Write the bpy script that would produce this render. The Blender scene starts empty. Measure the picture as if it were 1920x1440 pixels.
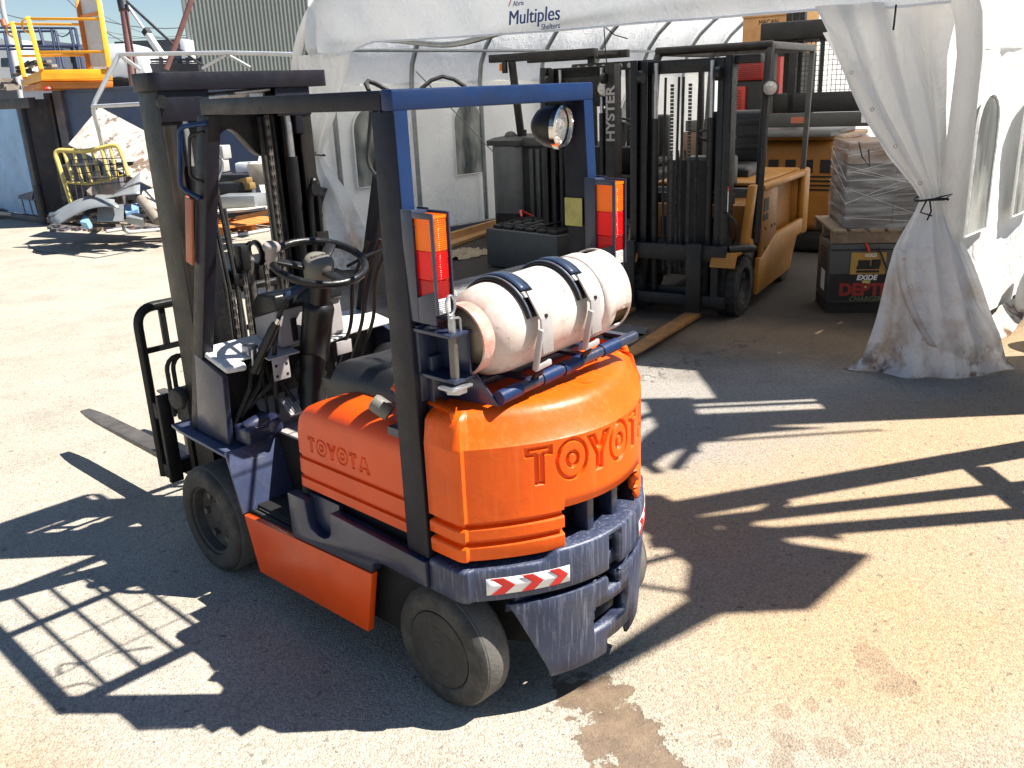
import bpy, bmesh, math, random
import numpy as np
from mathutils import Vector, Matrix, Euler

random.seed(7)
rng = np.random.default_rng(7)
R = math.radians
PI = math.pi
scene = bpy.context.scene
col = scene.collection

# ------------------------------------------------------------------ camera, sky, sun, exposure
cam_d = bpy.data.cameras.new('camera')
cam = bpy.data.objects.new('camera', cam_d)
col.objects.link(cam)
cam_d.sensor_width = 36.0
cam_d.lens = 31.255
cam_d.clip_start = 0.05
cam_d.clip_end = 2000
_pitch, _roll, _yaw = 0.3181, 0.0425, -0.8067
_h = Vector((-math.sin(_yaw), math.cos(_yaw), 0)); _r = Vector((math.cos(_yaw), math.sin(_yaw), 0)); _u = Vector((0, 0, 1))
CF = _h*math.cos(_pitch) - _u*math.sin(_pitch)
_u2 = _h*math.sin(_pitch) + _u*math.cos(_pitch)
CR = _r*math.cos(_roll) - _u2*math.sin(_roll)
CU = _r*math.sin(_roll) + _u2*math.cos(_roll)
CP = Vector((-2.1223, -1.9838, 1.9945))
cam.matrix_world = Matrix(((CR.x, CU.x, -CF.x, CP.x), (CR.y, CU.y, -CF.y, CP.y), (CR.z, CU.z, -CF.z, CP.z), (0, 0, 0, 1)))
scene.camera = cam

SUN_DIR = Vector((.46, -.475, 1.0)).normalized()          # towards the sun
world = bpy.data.worlds.new('World')
scene.world = world
world.use_nodes = True
wn = world.node_tree
sky = wn.nodes.new('ShaderNodeTexSky')
sky.sky_type = 'NISHITA'
sky.sun_disc = False
sky.sun_elevation = math.asin(SUN_DIR.z)
sky.sun_rotation = math.atan2(SUN_DIR.x, SUN_DIR.y)
sky.air_density = 1.0
sky.dust_density = 0.0
sky.ozone_density = 2.5
wn.links.new(sky.outputs[0], wn.nodes['Background'].inputs[0])
wn.nodes['Background'].inputs[1].default_value = 0.050

sun_d = bpy.data.lights.new('sun', 'SUN')
sun_d.energy = 5.0
sun_d.angle = R(0.53)
sun_d.color = (1.0, 0.95, 0.87)
sun = bpy.data.objects.new('sun', sun_d)
col.objects.link(sun)
sun.rotation_euler = SUN_DIR.to_track_quat('Z', 'Y').to_euler()

vs = scene.view_settings
vs.view_transform = 'Standard'
vs.look = 'None'
vs.exposure = 1.22
vs.gamma = 1.0
vs.use_curve_mapping = False
scene.cycles.max_bounces = 8

# ------------------------------------------------------------------ materials
MATS = {}
def mat(name, c, rough=.5, metal=0., var=.12, vscale=4., bump=0., bscale=60., coat=0., dirt=None, streak=None,
        chips=None, spec=.5, scr=None):
    """procedural paint / metal / rubber: base colour with soft variation, optional dirt blotches, run-off streaks, chipped spots"""
    m = bpy.data.materials.new(name); m.use_nodes = True
    MATS[name] = m
    t = m.node_tree; N = t.nodes; L = t.links
    b = N['Principled BSDF']
    tc = N.new('ShaderNodeTexCoord')
    def noise(scale, detail=6, rgh=.6, stretch=None, w=0.):
        n = N.new('ShaderNodeTexNoise'); n.inputs['Scale'].default_value = scale
        n.inputs['Detail'].default_value = detail; n.inputs['Roughness'].default_value = rgh
        mp = N.new('ShaderNodeMapping')
        mp.inputs['Location'].default_value = (w, w*1.7, -w)
        if stretch: mp.inputs['Scale'].default_value = stretch
        L.new(tc.outputs['Object'], mp.inputs[0]); L.new(mp.outputs[0], n.inputs['Vector'])
        return n.outputs['Fac']
    def ramp(f, a, bb):
        r = N.new('ShaderNodeMapRange'); r.clamp = True
        r.inputs['From Min'].default_value = a; r.inputs['From Max'].default_value = bb
        L.new(f, r.inputs['Value']); return r.outputs['Result']
    def mix(f, A, B):
        x = N.new('ShaderNodeMix'); x.data_type = 'RGBA'
        if hasattr(f, 'links'): L.new(f, x.inputs[0])
        else: x.inputs[0].default_value = f
        for i, v in ((6, A), (7, B)):
            if hasattr(v, 'links'): L.new(v, x.inputs[i])
            else: x.inputs[i].default_value = (*v, 1)
        return x.outputs[2]
    def mul(f, k):
        x = N.new('ShaderNodeMath'); x.operation = 'MULTIPLY'; L.new(f, x.inputs[0]); x.inputs[1].default_value = k
        return x.outputs[0]
    c = Vector(c)
    cur = mix(ramp(noise(vscale), .3, .7), c*(1-var), c*(1+var))
    rgh = None
    if dirt:
        dc, amt, sc = dirt
        f = mul(ramp(noise(sc, 8, .68, w=3.1), .5, .72), amt)
        cur = mix(f, cur, dc)
    if streak:
        dc, amt, sc = streak
        f = mul(ramp(noise(1., 5, .6, (sc, sc, sc*.05), w=1.3), .52, .7), amt)
        cur = mix(f, cur, dc)
    if chips:
        dc, lo, sc = chips
        f = ramp(noise(sc, 7, .75, w=7.7), lo, lo+.02)
        cur = mix(f, cur, dc)
    if scr:                                  # hair scratches: thin contour lines of a noise, only in patches
        sc_c, amt, sc = scr
        f = noise(sc, 2, .5, (1., 1.6, .7), w=2.2)
        a = N.new('ShaderNodeMath'); a.operation = 'SUBTRACT'; L.new(f, a.inputs[0]); a.inputs[1].default_value = .5
        a2 = N.new('ShaderNodeMath'); a2.operation = 'ABSOLUTE'; L.new(a.outputs[0], a2.inputs[0])
        l = ramp(a2.outputs[0], .0045, .0015); g = ramp(noise(sc*1.3, 4, .6, w=6.6), .50, .58)
        x = N.new('ShaderNodeMath'); x.operation = 'MULTIPLY'; L.new(l, x.inputs[0]); L.new(g, x.inputs[1])
        cur = mix(mul(x.outputs[0], amt), cur, sc_c)
    L.new(cur, b.inputs['Base Color'])
    r2 = N.new('ShaderNodeMapRange'); L.new(noise(vscale*3, 6, .7, w=5.), r2.inputs['Value'])
    r2.inputs['From Min'].default_value = .3; r2.inputs['From Max'].default_value = .7
    r2.inputs['To Min'].default_value = max(.03, rough*.8); r2.inputs['To Max'].default_value = min(1, rough*1.25)
    L.new(r2.outputs['Result'], b.inputs['Roughness'])
    b.inputs['Metallic'].default_value = metal
    b.inputs['Specular IOR Level'].default_value = spec
    if coat:
        b.inputs['Coat Weight'].default_value = coat; b.inputs['Coat Roughness'].default_value = .15
    if bump:
        bp = N.new('ShaderNodeBump'); bp.inputs['Strength'].default_value = bump; bp.inputs['Distance'].default_value = .01
        L.new(noise(bscale, 5, .6, w=9.), bp.inputs['Height']); L.new(bp.outputs[0], b.inputs['Normal'])
    return m

RUST = (.16, .07, .03)
M = MATS
mat('orange_paint', (.80, .102, .001), .40, var=.07, vscale=2.5, coat=.0, spec=.32, bump=.14, bscale=22, streak=((.84, .20, .04), .30, 70.), dirt=((.50, .055, .004), .45, 6.), chips=((.14, .05, .025), .70, 30.), scr=((.34,.05,.01), .45, 5.))
mat('orange_dark_paint', (.74, .076, .002), .36, var=.09, vscale=2.5, coat=.05, spec=.4, bump=.10, bscale=14, dirt=((.48, .05, .010), .5, 4.), chips=((.12, .05, .03), .70, 28.), scr=((.38,.07,.03), .45, 5.))
mat('navy_paint', (.019, .025, .056), .33, var=.25, vscale=5, coat=.2, bump=.15, bscale=35, dirt=((.045, .044, .046), .45, 7.), chips=((.22, .23, .25), .725, 18.))
mat('navy_worn', (.050, .064, .125), .34, var=.2, vscale=5, coat=.15, bump=.12, bscale=40, dirt=((.13,.13,.15),.5,7.), chips=((.32,.33,.35),.70,20.), scr=((.30,.31,.34),.5,7.))
mat('weight_paint', (.030, .041, .082), .40, var=.16, vscale=6, bump=.16, bscale=60, streak=((.20, .21, .27), .60, 95.), dirt=((.095, .095, .10), .45, 7.), chips=((.30, .14, .05), .73, 8.), scr=((.2,.21,.26), .35, 8.))
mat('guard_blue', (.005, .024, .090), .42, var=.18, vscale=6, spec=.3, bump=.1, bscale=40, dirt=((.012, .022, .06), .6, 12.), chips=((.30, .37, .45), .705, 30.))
mat('guard_dark', (.009, .009, .016), .45, var=.25, vscale=6, spec=.3, bump=.1, bscale=40, dirt=((.024, .016, .013), .5, 6.), chips=((.25, .22, .2), .73, 30.))  # guard paint again, with the shade of the side faces in its colour
mat('black_steel', (.008, .008, .009), .48, spec=.35, var=.35, vscale=8, bump=.25, bscale=40, dirt=((.035, .030, .026), .5, 9.))
mat('mast_steel', (.014, .012, .0105), .42, spec=.35, var=.35, vscale=4, bump=.15, bscale=40, dirt=((.06, .043, .026), .55, 4.), streak=((.05, .04, .03), .4, 30.))
mat('worn_steel', (.16, .145, .13), .5, metal=.6, var=.3, vscale=9, bump=.2, bscale=50, dirt=((.10, .065, .045), .6, 6.))
mat('chrome', (.62, .60, .57), .12, metal=1., var=.05)
mat('zinc', (.42, .43, .45), .35, metal=.8, var=.2, vscale=20)
mat('rubber', (.022, .021, .020), .8, var=.35, vscale=7, bump=.35, bscale=60, dirt=((.085, .078, .068), .75, 6.), scr=((.10,.09,.08), .6, 9.))
mat('tyre_dusty', (.040, .038, .035), .85, var=.35, vscale=7, bump=.35, bscale=60, dirt=((.115, .105, .092), .8, 6.), scr=((.13,.12,.105), .5, 9.))
mat('tyre_tread', (.115, .107, .096), .9, var=.3, vscale=9, bump=.4, bscale=80, dirt=((.17, .16, .14), .6, 10.))
mat('rim_dirty', (.036, .034, .031), .65, var=.4, vscale=12, bump=.4, bscale=60, dirt=((.07, .06, .05), .6, 12.))
mat('black_plastic', (.008, .008, .0085), .36, spec=.4, var=.2, vscale=10, bump=.1, bscale=120, dirt=((.03, .028, .026), .35, 12.))
mat('grey_cap', (.15, .142, .12), .55, var=.12, vscale=10)
mat('vinyl', (.012, .012, .013), .33, var=.2, vscale=10, bump=.2, bscale=220, dirt=((.05, .05, .05), .3, 10.))
mat('white_paint', (.62, .61, .60), .42, var=.06, vscale=6, dirt=((.30, .27, .24), .35, 11.), bump=.05, chips=((.08, .07, .07), .735, 25.))
mat('grey_plate', (.36, .335, .33), .45, var=.08, vscale=6, dirt=((.18, .15, .13), .4, 11.))
mat('tank_white', (.60, .545, .50), .45, spec=.35, var=.12, vscale=8, bump=.15, bscale=26, dirt=((.42, .22, .16), .55, 4.2), chips=((.10, .09, .085), .655, 30.), streak=((.33, .24, .19), .40, 26.), scr=((.16,.13,.12), .9, 11.))
mat('tank_red', (.58, .24, .19), .55, var=.3, vscale=12, bump=.3, dirt=((.66, .55, .48), .9, 9.))
mat('tank_dull', (.27, .22, .16), .5, metal=.3, var=.25, vscale=6, dirt=((.12, .10, .07), .6, 5.), bump=.2)
mat('strap_blue', (.012, .028, .065), .45, var=.2, vscale=15)
mat('clear_lens', (.75, .74, .72), .15, var=.08, vscale=60, coat=.7, bump=.6, bscale=140)
mat('red_print', (.60, .025, .02), .4, var=.1)
mat('white_print', (.80, .79, .78), .4, var=.05)
mat('yellow_sticker', (.50, .46, .13), .6, var=.15, vscale=14, dirt=((.20, .16, .06), .5, 20.))
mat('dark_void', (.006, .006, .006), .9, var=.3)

def smat(name, build):
    m = bpy.data.materials.new(name); m.use_nodes = True; MATS[name] = m
    t = m.node_tree; build(m, t, t.nodes, t.links); return m

def lens(name, c, tr):
    def f(m, t, N, L):
        b = N['Principled BSDF']; b.inputs['Base Color'].default_value = (*c, 1); b.inputs['Roughness'].default_value = .15; b.inputs['Coat Weight'].default_value = .4
        tl = N.new('ShaderNodeBsdfTranslucent'); tl.inputs['Color'].default_value = (*tr, 1)
        mx = N.new('ShaderNodeMixShader'); mx.inputs[0].default_value = .55
        L.new(b.outputs[0], mx.inputs[1]); L.new(tl.outputs[0], mx.inputs[2]); L.new(mx.outputs[0], N['Material Output'].inputs['Surface'])
        tc = N.new('ShaderNodeTexCoord'); w = N.new('ShaderNodeTexWave'); w.bands_direction = 'Z'; w.inputs['Scale'].default_value = 45.
        L.new(tc.outputs['Object'], w.inputs['Vector']); bp = N.new('ShaderNodeBump'); bp.inputs['Strength'].default_value = .35; bp.inputs['Distance'].default_value = .002
        L.new(w.outputs['Fac'], bp.inputs['Height']); L.new(bp.outputs[0], b.inputs['Normal'])
    return smat(name, f)
lens('amber_lens', (1.0,.28,.004), (1.,.42,.02)); lens('red_lens', (.80,.008,.006), (1.,.03,.02)); lens('deepred_lens', (.45,.006,.006), (.8,.01,.01))

# ------------------------------------------------------------------ mesh builder
ORI = {}                                                  # origin of things whose parts are given in yard coordinates
class MB:
    def __init__(s): s.v = []; s.f = []
    def add(s, vs_, fs):
        o = len(s.v); s.v += [tuple(p) for p in vs_]; s.f += [tuple(i+o for i in f) for f in fs]; return s
    def box(s, x0, x1, y0, y1, z0, z1):
        return s.add([(x0,y0,z0),(x1,y0,z0),(x1,y1,z0),(x0,y1,z0),(x0,y0,z1),(x1,y0,z1),(x1,y1,z1),(x0,y1,z1)],
                     [(0,3,2,1),(4,5,6,7),(0,1,5,4),(1,2,6,5),(2,3,7,6),(3,0,4,7)])
    def hexa(s, b4, t4):
        return s.add(list(b4)+list(t4), [(0,3,2,1),(4,5,6,7),(0,1,5,4),(1,2,6,5),(2,3,7,6),(3,0,4,7)])
    def bar(s, p0, p1, w, h, up=(0,0,1)):
        """rectangular bar: w across, h along up"""
        p0, p1 = Vector(p0), Vector(p1); d = (p1-p0).normalized(); up = Vector(up)
        if abs(d.dot(up)) > .98: up = Vector((0,1,0))
        sx = d.cross(up).normalized()*w*.5; sz = sx.cross(d).normalized()*h*.5
        return s.hexa([p0-sx-sz, p0+sx-sz, p1+sx-sz, p1-sx-sz], [p0-sx+sz, p0+sx+sz, p1+sx+sz, p1-sx+sz])
    def prism(s, poly, ax, a, b):
        n = len(poly)
        def P(q, t):
            return {'x': (t,q[0],q[1]), 'y': (q[0],t,q[1]), 'z': (q[0],q[1],t)}[ax]
        return s.add([P(q,a) for q in poly]+[P(q,b) for q in poly],
                     [tuple(range(n))[::-1], tuple(range(n,2*n))] + [(i,(i+1)%n,(i+1)%n+n,i+n) for i in range(n)])
    def sheet3(s, poly, thick):
        """flat polygon in space given thickness along its normal"""
        P = [Vector(p) for p in poly]; n = len(P)
        nr = Vector((0,0,0))
        for i in range(n): nr += P[i].cross(P[(i+1)%n])
        nr = nr.normalized()*thick
        return s.add(P+[p+nr for p in P], [tuple(range(n))[::-1], tuple(range(n,2*n))]+[(i,(i+1)%n,(i+1)%n+n,i+n) for i in range(n)])
    def lathe(s, prof, p0, axis, n=24, cap=False):
        p0 = Vector(p0); a = Vector(axis).normalized()
        u = a.cross(Vector((0,0,1)));
        if u.length < .01: u = a.cross(Vector((0,1,0)))
        u.normalize(); w = a.cross(u)
        vv = []; ff = []; m = len(prof)
        for r, t in prof:
            for i in range(n):
                q = 2*PI*i/n; vv.append(p0+a*t+(u*math.cos(q)+w*math.sin(q))*max(r,1e-5))
        for j in range(m-1):
            for i in range(n):
                k = (i+1)%n; ff.append((j*n+i, j*n+k, (j+1)*n+k, (j+1)*n+i))
        if cap:
            ff.append(tuple(range(n))[::-1]); ff.append(tuple(range((m-1)*n, m*n)))
        return s.add(vv, ff)
    def cyl(s, p0, p1, r, r1=None, n=14):
        p0, p1 = Vector(p0), Vector(p1); r1 = r if r1 is None else r1
        return s.lathe([(r,0),(r1,(p1-p0).length)], p0, p1-p0, n, cap=True)
    def tube(s, pts, r, n=8, closed=False):
        P = [Vector(p) for p in pts]; m = len(P); vv = []; ff = []
        prev = None
        for i in range(m):
            if closed: d = P[(i+1)%m]-P[i-1]
            else: d = P[min(i+1,m-1)]-P[max(i-1,0)]
            d.normalize()
            if prev is None:
                u = d.cross(Vector((0,0,1)))
                if u.length < .05: u = d.cross(Vector((0,1,0)))
            else: u = prev - d*prev.dot(d)
            u.normalize(); prev = u; w = d.cross(u)
            rr = r[i] if isinstance(r, (list, tuple)) else r
            for k in range(n):
                q = 2*PI*k/n; vv.append(P[i]+(u*math.cos(q)+w*math.sin(q))*rr)
        for i in range(m if closed else m-1):
            j = (i+1)%m
            for k in range(n):
                l = (k+1)%n; ff.append((i*n+k, i*n+l, j*n+l, j*n+k))
        if not closed: ff.append(tuple(range(n))[::-1]); ff.append(tuple(range((m-1)*n, m*n)))
        return s.add(vv, ff)
    def grid(s, G, skip=None, closed_u=False):
        a, b = len(G), len(G[0]); vv = [p for row in G for p in row]; ff = []
        for i in range(a if closed_u else a-1):
            for j in range(b-1):
                if skip and skip(i, j): continue
                k = (i+1)%a
                ff.append((i*b+j, k*b+j, k*b+j+1, i*b+j+1))
        return s.add(vv, ff)
    def sphere(s, c, r, n=12, sc=(1,1,1)):
        prof = []
        vv = []; ff = []; c = Vector(c); m = n//2
        for j in range(m+1):
            t = PI*j/m
            for i in range(n):
                q = 2*PI*i/n
                vv.append(c+Vector((math.sin(t)*math.cos(q)*sc[0], math.sin(t)*math.sin(q)*sc[1], math.cos(t)*sc[2]))*r)
        for j in range(m):
            for i in range(n):
                k = (i+1)%n; ff.append((j*n+i, (j+1)*n+i, (j+1)*n+k, j*n+k))
        return s.add(vv, ff)
    def build(s, name, m, parent=None, bevel=0., seg=2, smooth=40, solid=0., soff=-1, loc=None, recalc=True):
        me = bpy.data.meshes.new(name)
        bm = bmesh.new()
        og = ORI.get(parent.name, None) if parent is not None else None
        V = [bm.verts.new(p if og is None else (p[0]-og[0], p[1]-og[1], p[2]-og[2])) for p in s.v]
        for f in s.f:
            try: bm.faces.new([V[i] for i in f])
            except ValueError: pass
        bmesh.ops.remove_doubles(bm, verts=bm.verts, dist=1e-5)
        if recalc: bmesh.ops.recalc_face_normals(bm, faces=bm.faces)
        if bevel:
            es = [e for e in bm.edges if len(e.link_faces) == 2 and e.calc_face_angle(0) > R(28)]
            bmesh.ops.bevel(bm, geom=es, offset=bevel, segments=seg, affect='EDGES', clamp_overlap=True, profile=.5)
        bm.to_mesh(me); bm.free()
        if smooth:
            me.shade_smooth(); me.set_sharp_from_angle(angle=R(smooth))
        me.materials.append(M[m] if isinstance(m, str) else m)
        o = bpy.data.objects.new(name, me); col.objects.link(o)
        if parent is not None: o.parent = parent
        if og is not None: ORI[o.name] = og
        if loc: o.location = loc
        if solid:
            md = o.modifiers.new('thickness', 'SOLIDIFY'); md.thickness = solid; md.offset = soff
        return o

def tag(o, label=None, cat=None, group=None, kind=None):
    if label: o['label'] = label
    if cat: o['category'] = cat
    if group: o['group'] = group
    if kind: o['kind'] = kind
    return o
def thing(name, label, cat, loc=(0,0,0), rz=0., group=None):
    o = bpy.data.objects.new(name, None); col.objects.link(o)
    o.location = loc; o.rotation_euler = (0, 0, rz); o.empty_display_size = .2
    return tag(o, label, cat, group)
def wthing(name, label, cat, loc, group=None):
    o = thing(name, label, cat, loc, 0, group); ORI[o.name] = Vector(loc); return o
def solo(name, label, cat, b, m, group=None, **k):
    """a thing that is one mesh, origin at its base"""
    P = np.array([tuple(p) for p in b.v]); c = ((P[:,0].min()+P[:,0].max())/2, (P[:,1].min()+P[:,1].max())/2, float(P[:,2].min()))
    b.v = [(p[0]-c[0], p[1]-c[1], p[2]-c[2]) for p in b.v]
    o = b.build(name, m, None, loc=c, **k); return tag(o, label, cat, group)
def at(px, py, dep):
    """survey: the yard point seen in direction px, py (1920 x 1440) at a given distance along the view"""
    return CP + (CF + CR*((px-960)/1666.9) - CU*((py-720)/1666.9))*dep
def gp(px, py, z=0.):
    d = CF + CR*((px-960)/1666.9) - CU*((py-720)/1666.9); return CP + d*((z-CP.z)/d.z)
AX = Vector((math.cos(-.8067), math.sin(-.8067), 0)); BX = Vector((math.sin(.8067), math.cos(.8067), 0))   # yard directions across and away
def obox(b, c, ax, w, d, h):
    """upright box: base centre c, width w along ax, depth d, height h"""
    c = Vector(c); a = Vector(ax).normalized(); n = Vector((-a.y, a.x, 0)); a = a*w/2; n = n*d/2; z = Vector((0,0,h))
    q = [c-a-n, c+a-n, c+a+n, c-a+n]
    return b.hexa(q, [p+z for p in q])
def copy_tree(o, parent=None):
    c = o.copy(); col.objects.link(c)
    if parent is not None: c.parent = parent
    for ch in list(o.children): copy_tree(ch, c)
    return c
def pipe_path(pts, r, n=5):
    """polyline with rounded corners"""
    P = [Vector(p) for p in pts]; out = [P[0]]
    for i in range(1, len(P)-1):
        a, b, c = P[i-1], P[i], P[i+1]
        ra = min(r, (a-b).length*.49, (c-b).length*.49)
        s0 = b+(a-b).normalized()*ra; s1 = b+(c-b).normalized()*ra
        for k in range(n+1):
            t = k/n; out.append(s0*(1-t)**2 + b*2*t*(1-t) + s1*t*t)
    out.append(P[-1]); return out
def text(name, body, m, parent, size, loc, rot, extrude=.001, offset=0., align='CENTER', sx=1., shear=0.):
    c = bpy.data.curves.new(name, 'FONT'); c.body = body; c.size = size; c.extrude = extrude; c.offset = offset
    c.align_x = align; c.align_y = 'CENTER'; c.shear = shear
    tmp = bpy.data.objects.new('tmp', c)
    me = bpy.data.meshes.new_from_object(tmp); me.name = name
    bpy.data.objects.remove(tmp); bpy.data.curves.remove(c)
    me.materials.clear(); me.materials.append(M[m])
    o = bpy.data.objects.new(name, me); col.objects.link(o)
    o.parent = parent
    og = ORI.get(parent.name)
    if og is not None: loc = Vector(loc)-og
    if isinstance(rot, Matrix): o.matrix_local = Matrix.Translation(loc) @ rot.to_4x4() @ Matrix.Diagonal((sx,1,1,1))
    else: o.location = loc; o.rotation_euler = rot; o.scale = (sx, 1, 1)
    return o
def frame_rot(xdir, ydir):
    x = Vector(xdir).normalized(); z = x.cross(Vector(ydir)).normalized(); y = z.cross(x)
    return Matrix(((x.x,y.x,z.x),(x.y,y.y,z.y),(x.z,y.z,z.z)))

# signed-distance lettering for cast letters (positive inside)
def _seg_poly_sd(px, py, poly):
    poly = np.array(poly, float); n = len(poly)
    d = np.full(px.shape, 1e9); ins = np.zeros(px.shape, bool)
    for i in range(n):
        a = poly[i]; b = poly[(i+1)%n]; e = b-a
        wx = px-a[0]; wy = py-a[1]
        t = np.clip((wx*e[0]+wy*e[1])/(e@e), 0, 1)
        d = np.minimum(d, np.hypot(wx-e[0]*t, wy-e[1]*t))
        c = ((a[1] > py) != (b[1] > py)) & (px < (b[0]-a[0])*(py-a[1])/(b[1]-a[1]+1e-12)+a[0])
        ins ^= c
    return np.where(ins, d, -d)
LET = {'T': [(-.42,.5),(.42,.5),(.42,.24),(.16,.24),(.16,-.5),(-.16,-.5),(-.16,.24),(-.42,.24)],
       'Y': [(-.5,.5),(-.17,.5),(0,.17),(.17,.5),(.5,.5),(.15,-.08),(.15,-.5),(-.15,-.5),(-.15,-.08)],
       'A': [(-.16,.5),(.16,.5),(.5,-.5),(.2,-.5),(.12,-.26),(-.12,-.26),(-.2,-.5),(-.5,-.5)]}
def word_sd(word, px, py, pitch, h, w=None):
    w = w or h
    out = np.full(px.shape, -1.)
    n = len(word)
    for i, ch in enumerate(word):
        cx = (i-(n-1)/2)*pitch
        X = px-cx; Y = py
        if ch == 'O':
            q = np.hypot(X/(w*.60), Y/(h*.56))
            d1 = (1-q)*h*.53
            hole = (q-.22)*h*.53
            sd = np.minimum(d1, hole)
        else:
            k = 1.0 if ch == 'T' else 1.14
            sd = _seg_poly_sd(X, Y, [(a*w*k, b*h) for a, b in LET[ch]])
        out = np.maximum(out, sd)
    return out
# ------------------------------------------------------------------ ground
def build_ground(m, t, N, L):
    b = N['Principled BSDF']
    geo = N.new('ShaderNodeNewGeometry')
    pos = geo.outputs['Position']
    def noise(scale, detail=6, rgh=.6, w=0., stretch=None):
        n = N.new('ShaderNodeTexNoise'); n.inputs['Scale'].default_value = scale; n.inputs['Detail'].default_value = detail; n.inputs['Roughness'].default_value = rgh
        mp = N.new('ShaderNodeMapping'); mp.inputs['Location'].default_value = (w, w*.7, 0)
        if stretch: mp.inputs['Scale'].default_value = stretch
        L.new(pos, mp.inputs[0]); L.new(mp.outputs[0], n.inputs['Vector']); return n.outputs['Fac']
    def ramp(f, a, c, lo=0., hi=1.):
        r = N.new('ShaderNodeMapRange'); r.inputs['From Min'].default_value = a; r.inputs['From Max'].default_value = c
        r.inputs['To Min'].default_value = lo; r.inputs['To Max'].default_value = hi
        L.new(f, r.inputs['Value']); return r.outputs['Result']
    def mix(f, A, B, mode='MIX'):
        x = N.new('ShaderNodeMix'); x.data_type = 'RGBA'; x.blend_type = mode
        if hasattr(f, 'links'): L.new(f, x.inputs[0])
        else: x.inputs[0].default_value = f
        for i, v in ((6, A), (7, B)):
            if hasattr(v, 'links'): L.new(v, x.inputs[i])
            else: x.inputs[i].default_value = (*v, 1)
        return x.outputs[2]
    def math_(op, a, c=0.):
        x = N.new('ShaderNodeMath'); x.operation = op
        for i, v in ((0, a), (1, c)):
            if hasattr(v, 'links'): L.new(v, x.inputs[i])
            else: x.inputs[i].default_value = v
        return x.outputs[0]
    def patch(cx, cy, rx, ry, ang=0., amp=.5, nsc=2.5, soft=.25, w=0.):
        """1 inside an irregular blot centred at cx, cy"""
        mp = N.new('ShaderNodeMapping'); mp.vector_type = 'TEXTURE'
        mp.inputs['Location'].default_value = (cx, cy, 0); mp.inputs['Rotation'].default_value = (0, 0, ang); mp.inputs['Scale'].default_value = (rx, ry, 1e3)
        L.new(pos, mp.inputs[0])
        ln = N.new('ShaderNodeVectorMath'); ln.operation = 'LENGTH'; L.new(mp.outputs[0], ln.inputs[0])
        d = math_('ADD', ln.outputs['Value'], math_('MULTIPLY', math_('SUBTRACT', noise(nsc, 6, .65, w), .5), amp*4))
        return ramp(d, 1+soft, 1-soft)
    base = mix(ramp(noise(.35, 5, .6, 2.), .35, .65), (.375,.333,.268), (.445,.402,.332))
    base = mix(ramp(noise(1.6, 7, .7, 5.), .45, .75), base, (.30,.268,.222))
    # greyer worn strip in front of the shelter, brown floor inside it with the shelter's shade painted in
    base = mix(math_('MULTIPLY', patch(2.3,.7,1.7,1.7,.3,.22,1.4,.45,4.), .8), base, (.29,.268,.245))
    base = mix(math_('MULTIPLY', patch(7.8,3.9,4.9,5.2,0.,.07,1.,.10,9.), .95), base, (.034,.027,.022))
    base = mix(math_('MULTIPLY', patch(4.35,1.3,.5,1.6,.2,.3,2.,.5,7.), .55), base, (.33,.22,.13))
    base = mix(math_('MULTIPLY', patch(-3.0,3.5,1.5,2.6,.3,.3,1.2,.5,3.), .4), base, (.50,.47,.42))
    # rust-yellow stains
    for cx, cy, rx, ry, a, w, k in ((1.75,-.55,1.5,.60,-.8,1.,.7),(.9,-.95,.8,.5,-.6,12.,.75),(3.1,-.5,1.1,.55,-.5,14.,.75),(-1.75,.9,.35,.5,.2,17.,.55),(5.4,-.5,1.,.6,.1,23.,.7),(1.3,.4,.35,.5,.1,27.,.45),(1.2,-1.6,.9,.5,-.7,29.,.45)):
        base = mix(math_('MULTIPLY', patch(cx,cy,rx,ry,a,.35,2.2,.6,w), k), base, (.42,.285,.155))
    # exposed aggregate
    vo = N.new('ShaderNodeTexVoronoi'); vo.inputs['Scale'].default_value = 140.; L.new(pos, vo.inputs['Vector'])
    sep = N.new('ShaderNodeSeparateColor'); L.new(vo.outputs['Color'], sep.inputs[0])
    stone = ramp(sep.outputs[0], 0, 1, .66, 1.28)
    base = mix(.85, base, stone, 'MULTIPLY')
    pits = ramp(noise(120., 3, .6, 6.), .60, .68)
    base = mix(math_('MULTIPLY', pits, .60), base, (.12,.10,.085))
    specks = ramp(noise(22., 3, .5, 8.), .655, .69)
    base = mix(math_('MULTIPLY', specks, .6), base, (.10,.09,.08))
    # crack wandering in front of the shelter
    cn = math_('ADD', noise(2.2, 6, .7, 3.), 0.)
    mp = N.new('ShaderNodeMapping'); mp.vector_type = 'TEXTURE'; mp.inputs['Location'].default_value = (3.05,1.55,0); mp.inputs['Rotation'].default_value = (0,0,-.12)
    L.new(pos, mp.inputs[0]); sx = N.new('ShaderNodeSeparateXYZ'); L.new(mp.outputs[0], sx.inputs[0])
    cr = math_('ABSOLUTE', math_('ADD', sx.outputs['Y'], math_('MULTIPLY', math_('SUBTRACT', cn, .5), 1.3)))
    crk = math_('MULTIPLY', ramp(cr, .03, .008), ramp(math_('ABSOLUTE', sx.outputs['X']), 1.6, 1.2))
    base = mix(math_('MULTIPLY', crk, .75), base, (.07,.06,.055))
    # wet run-off behind the truck and drops
    wet = None; drops = None; n_ = 0
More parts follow.
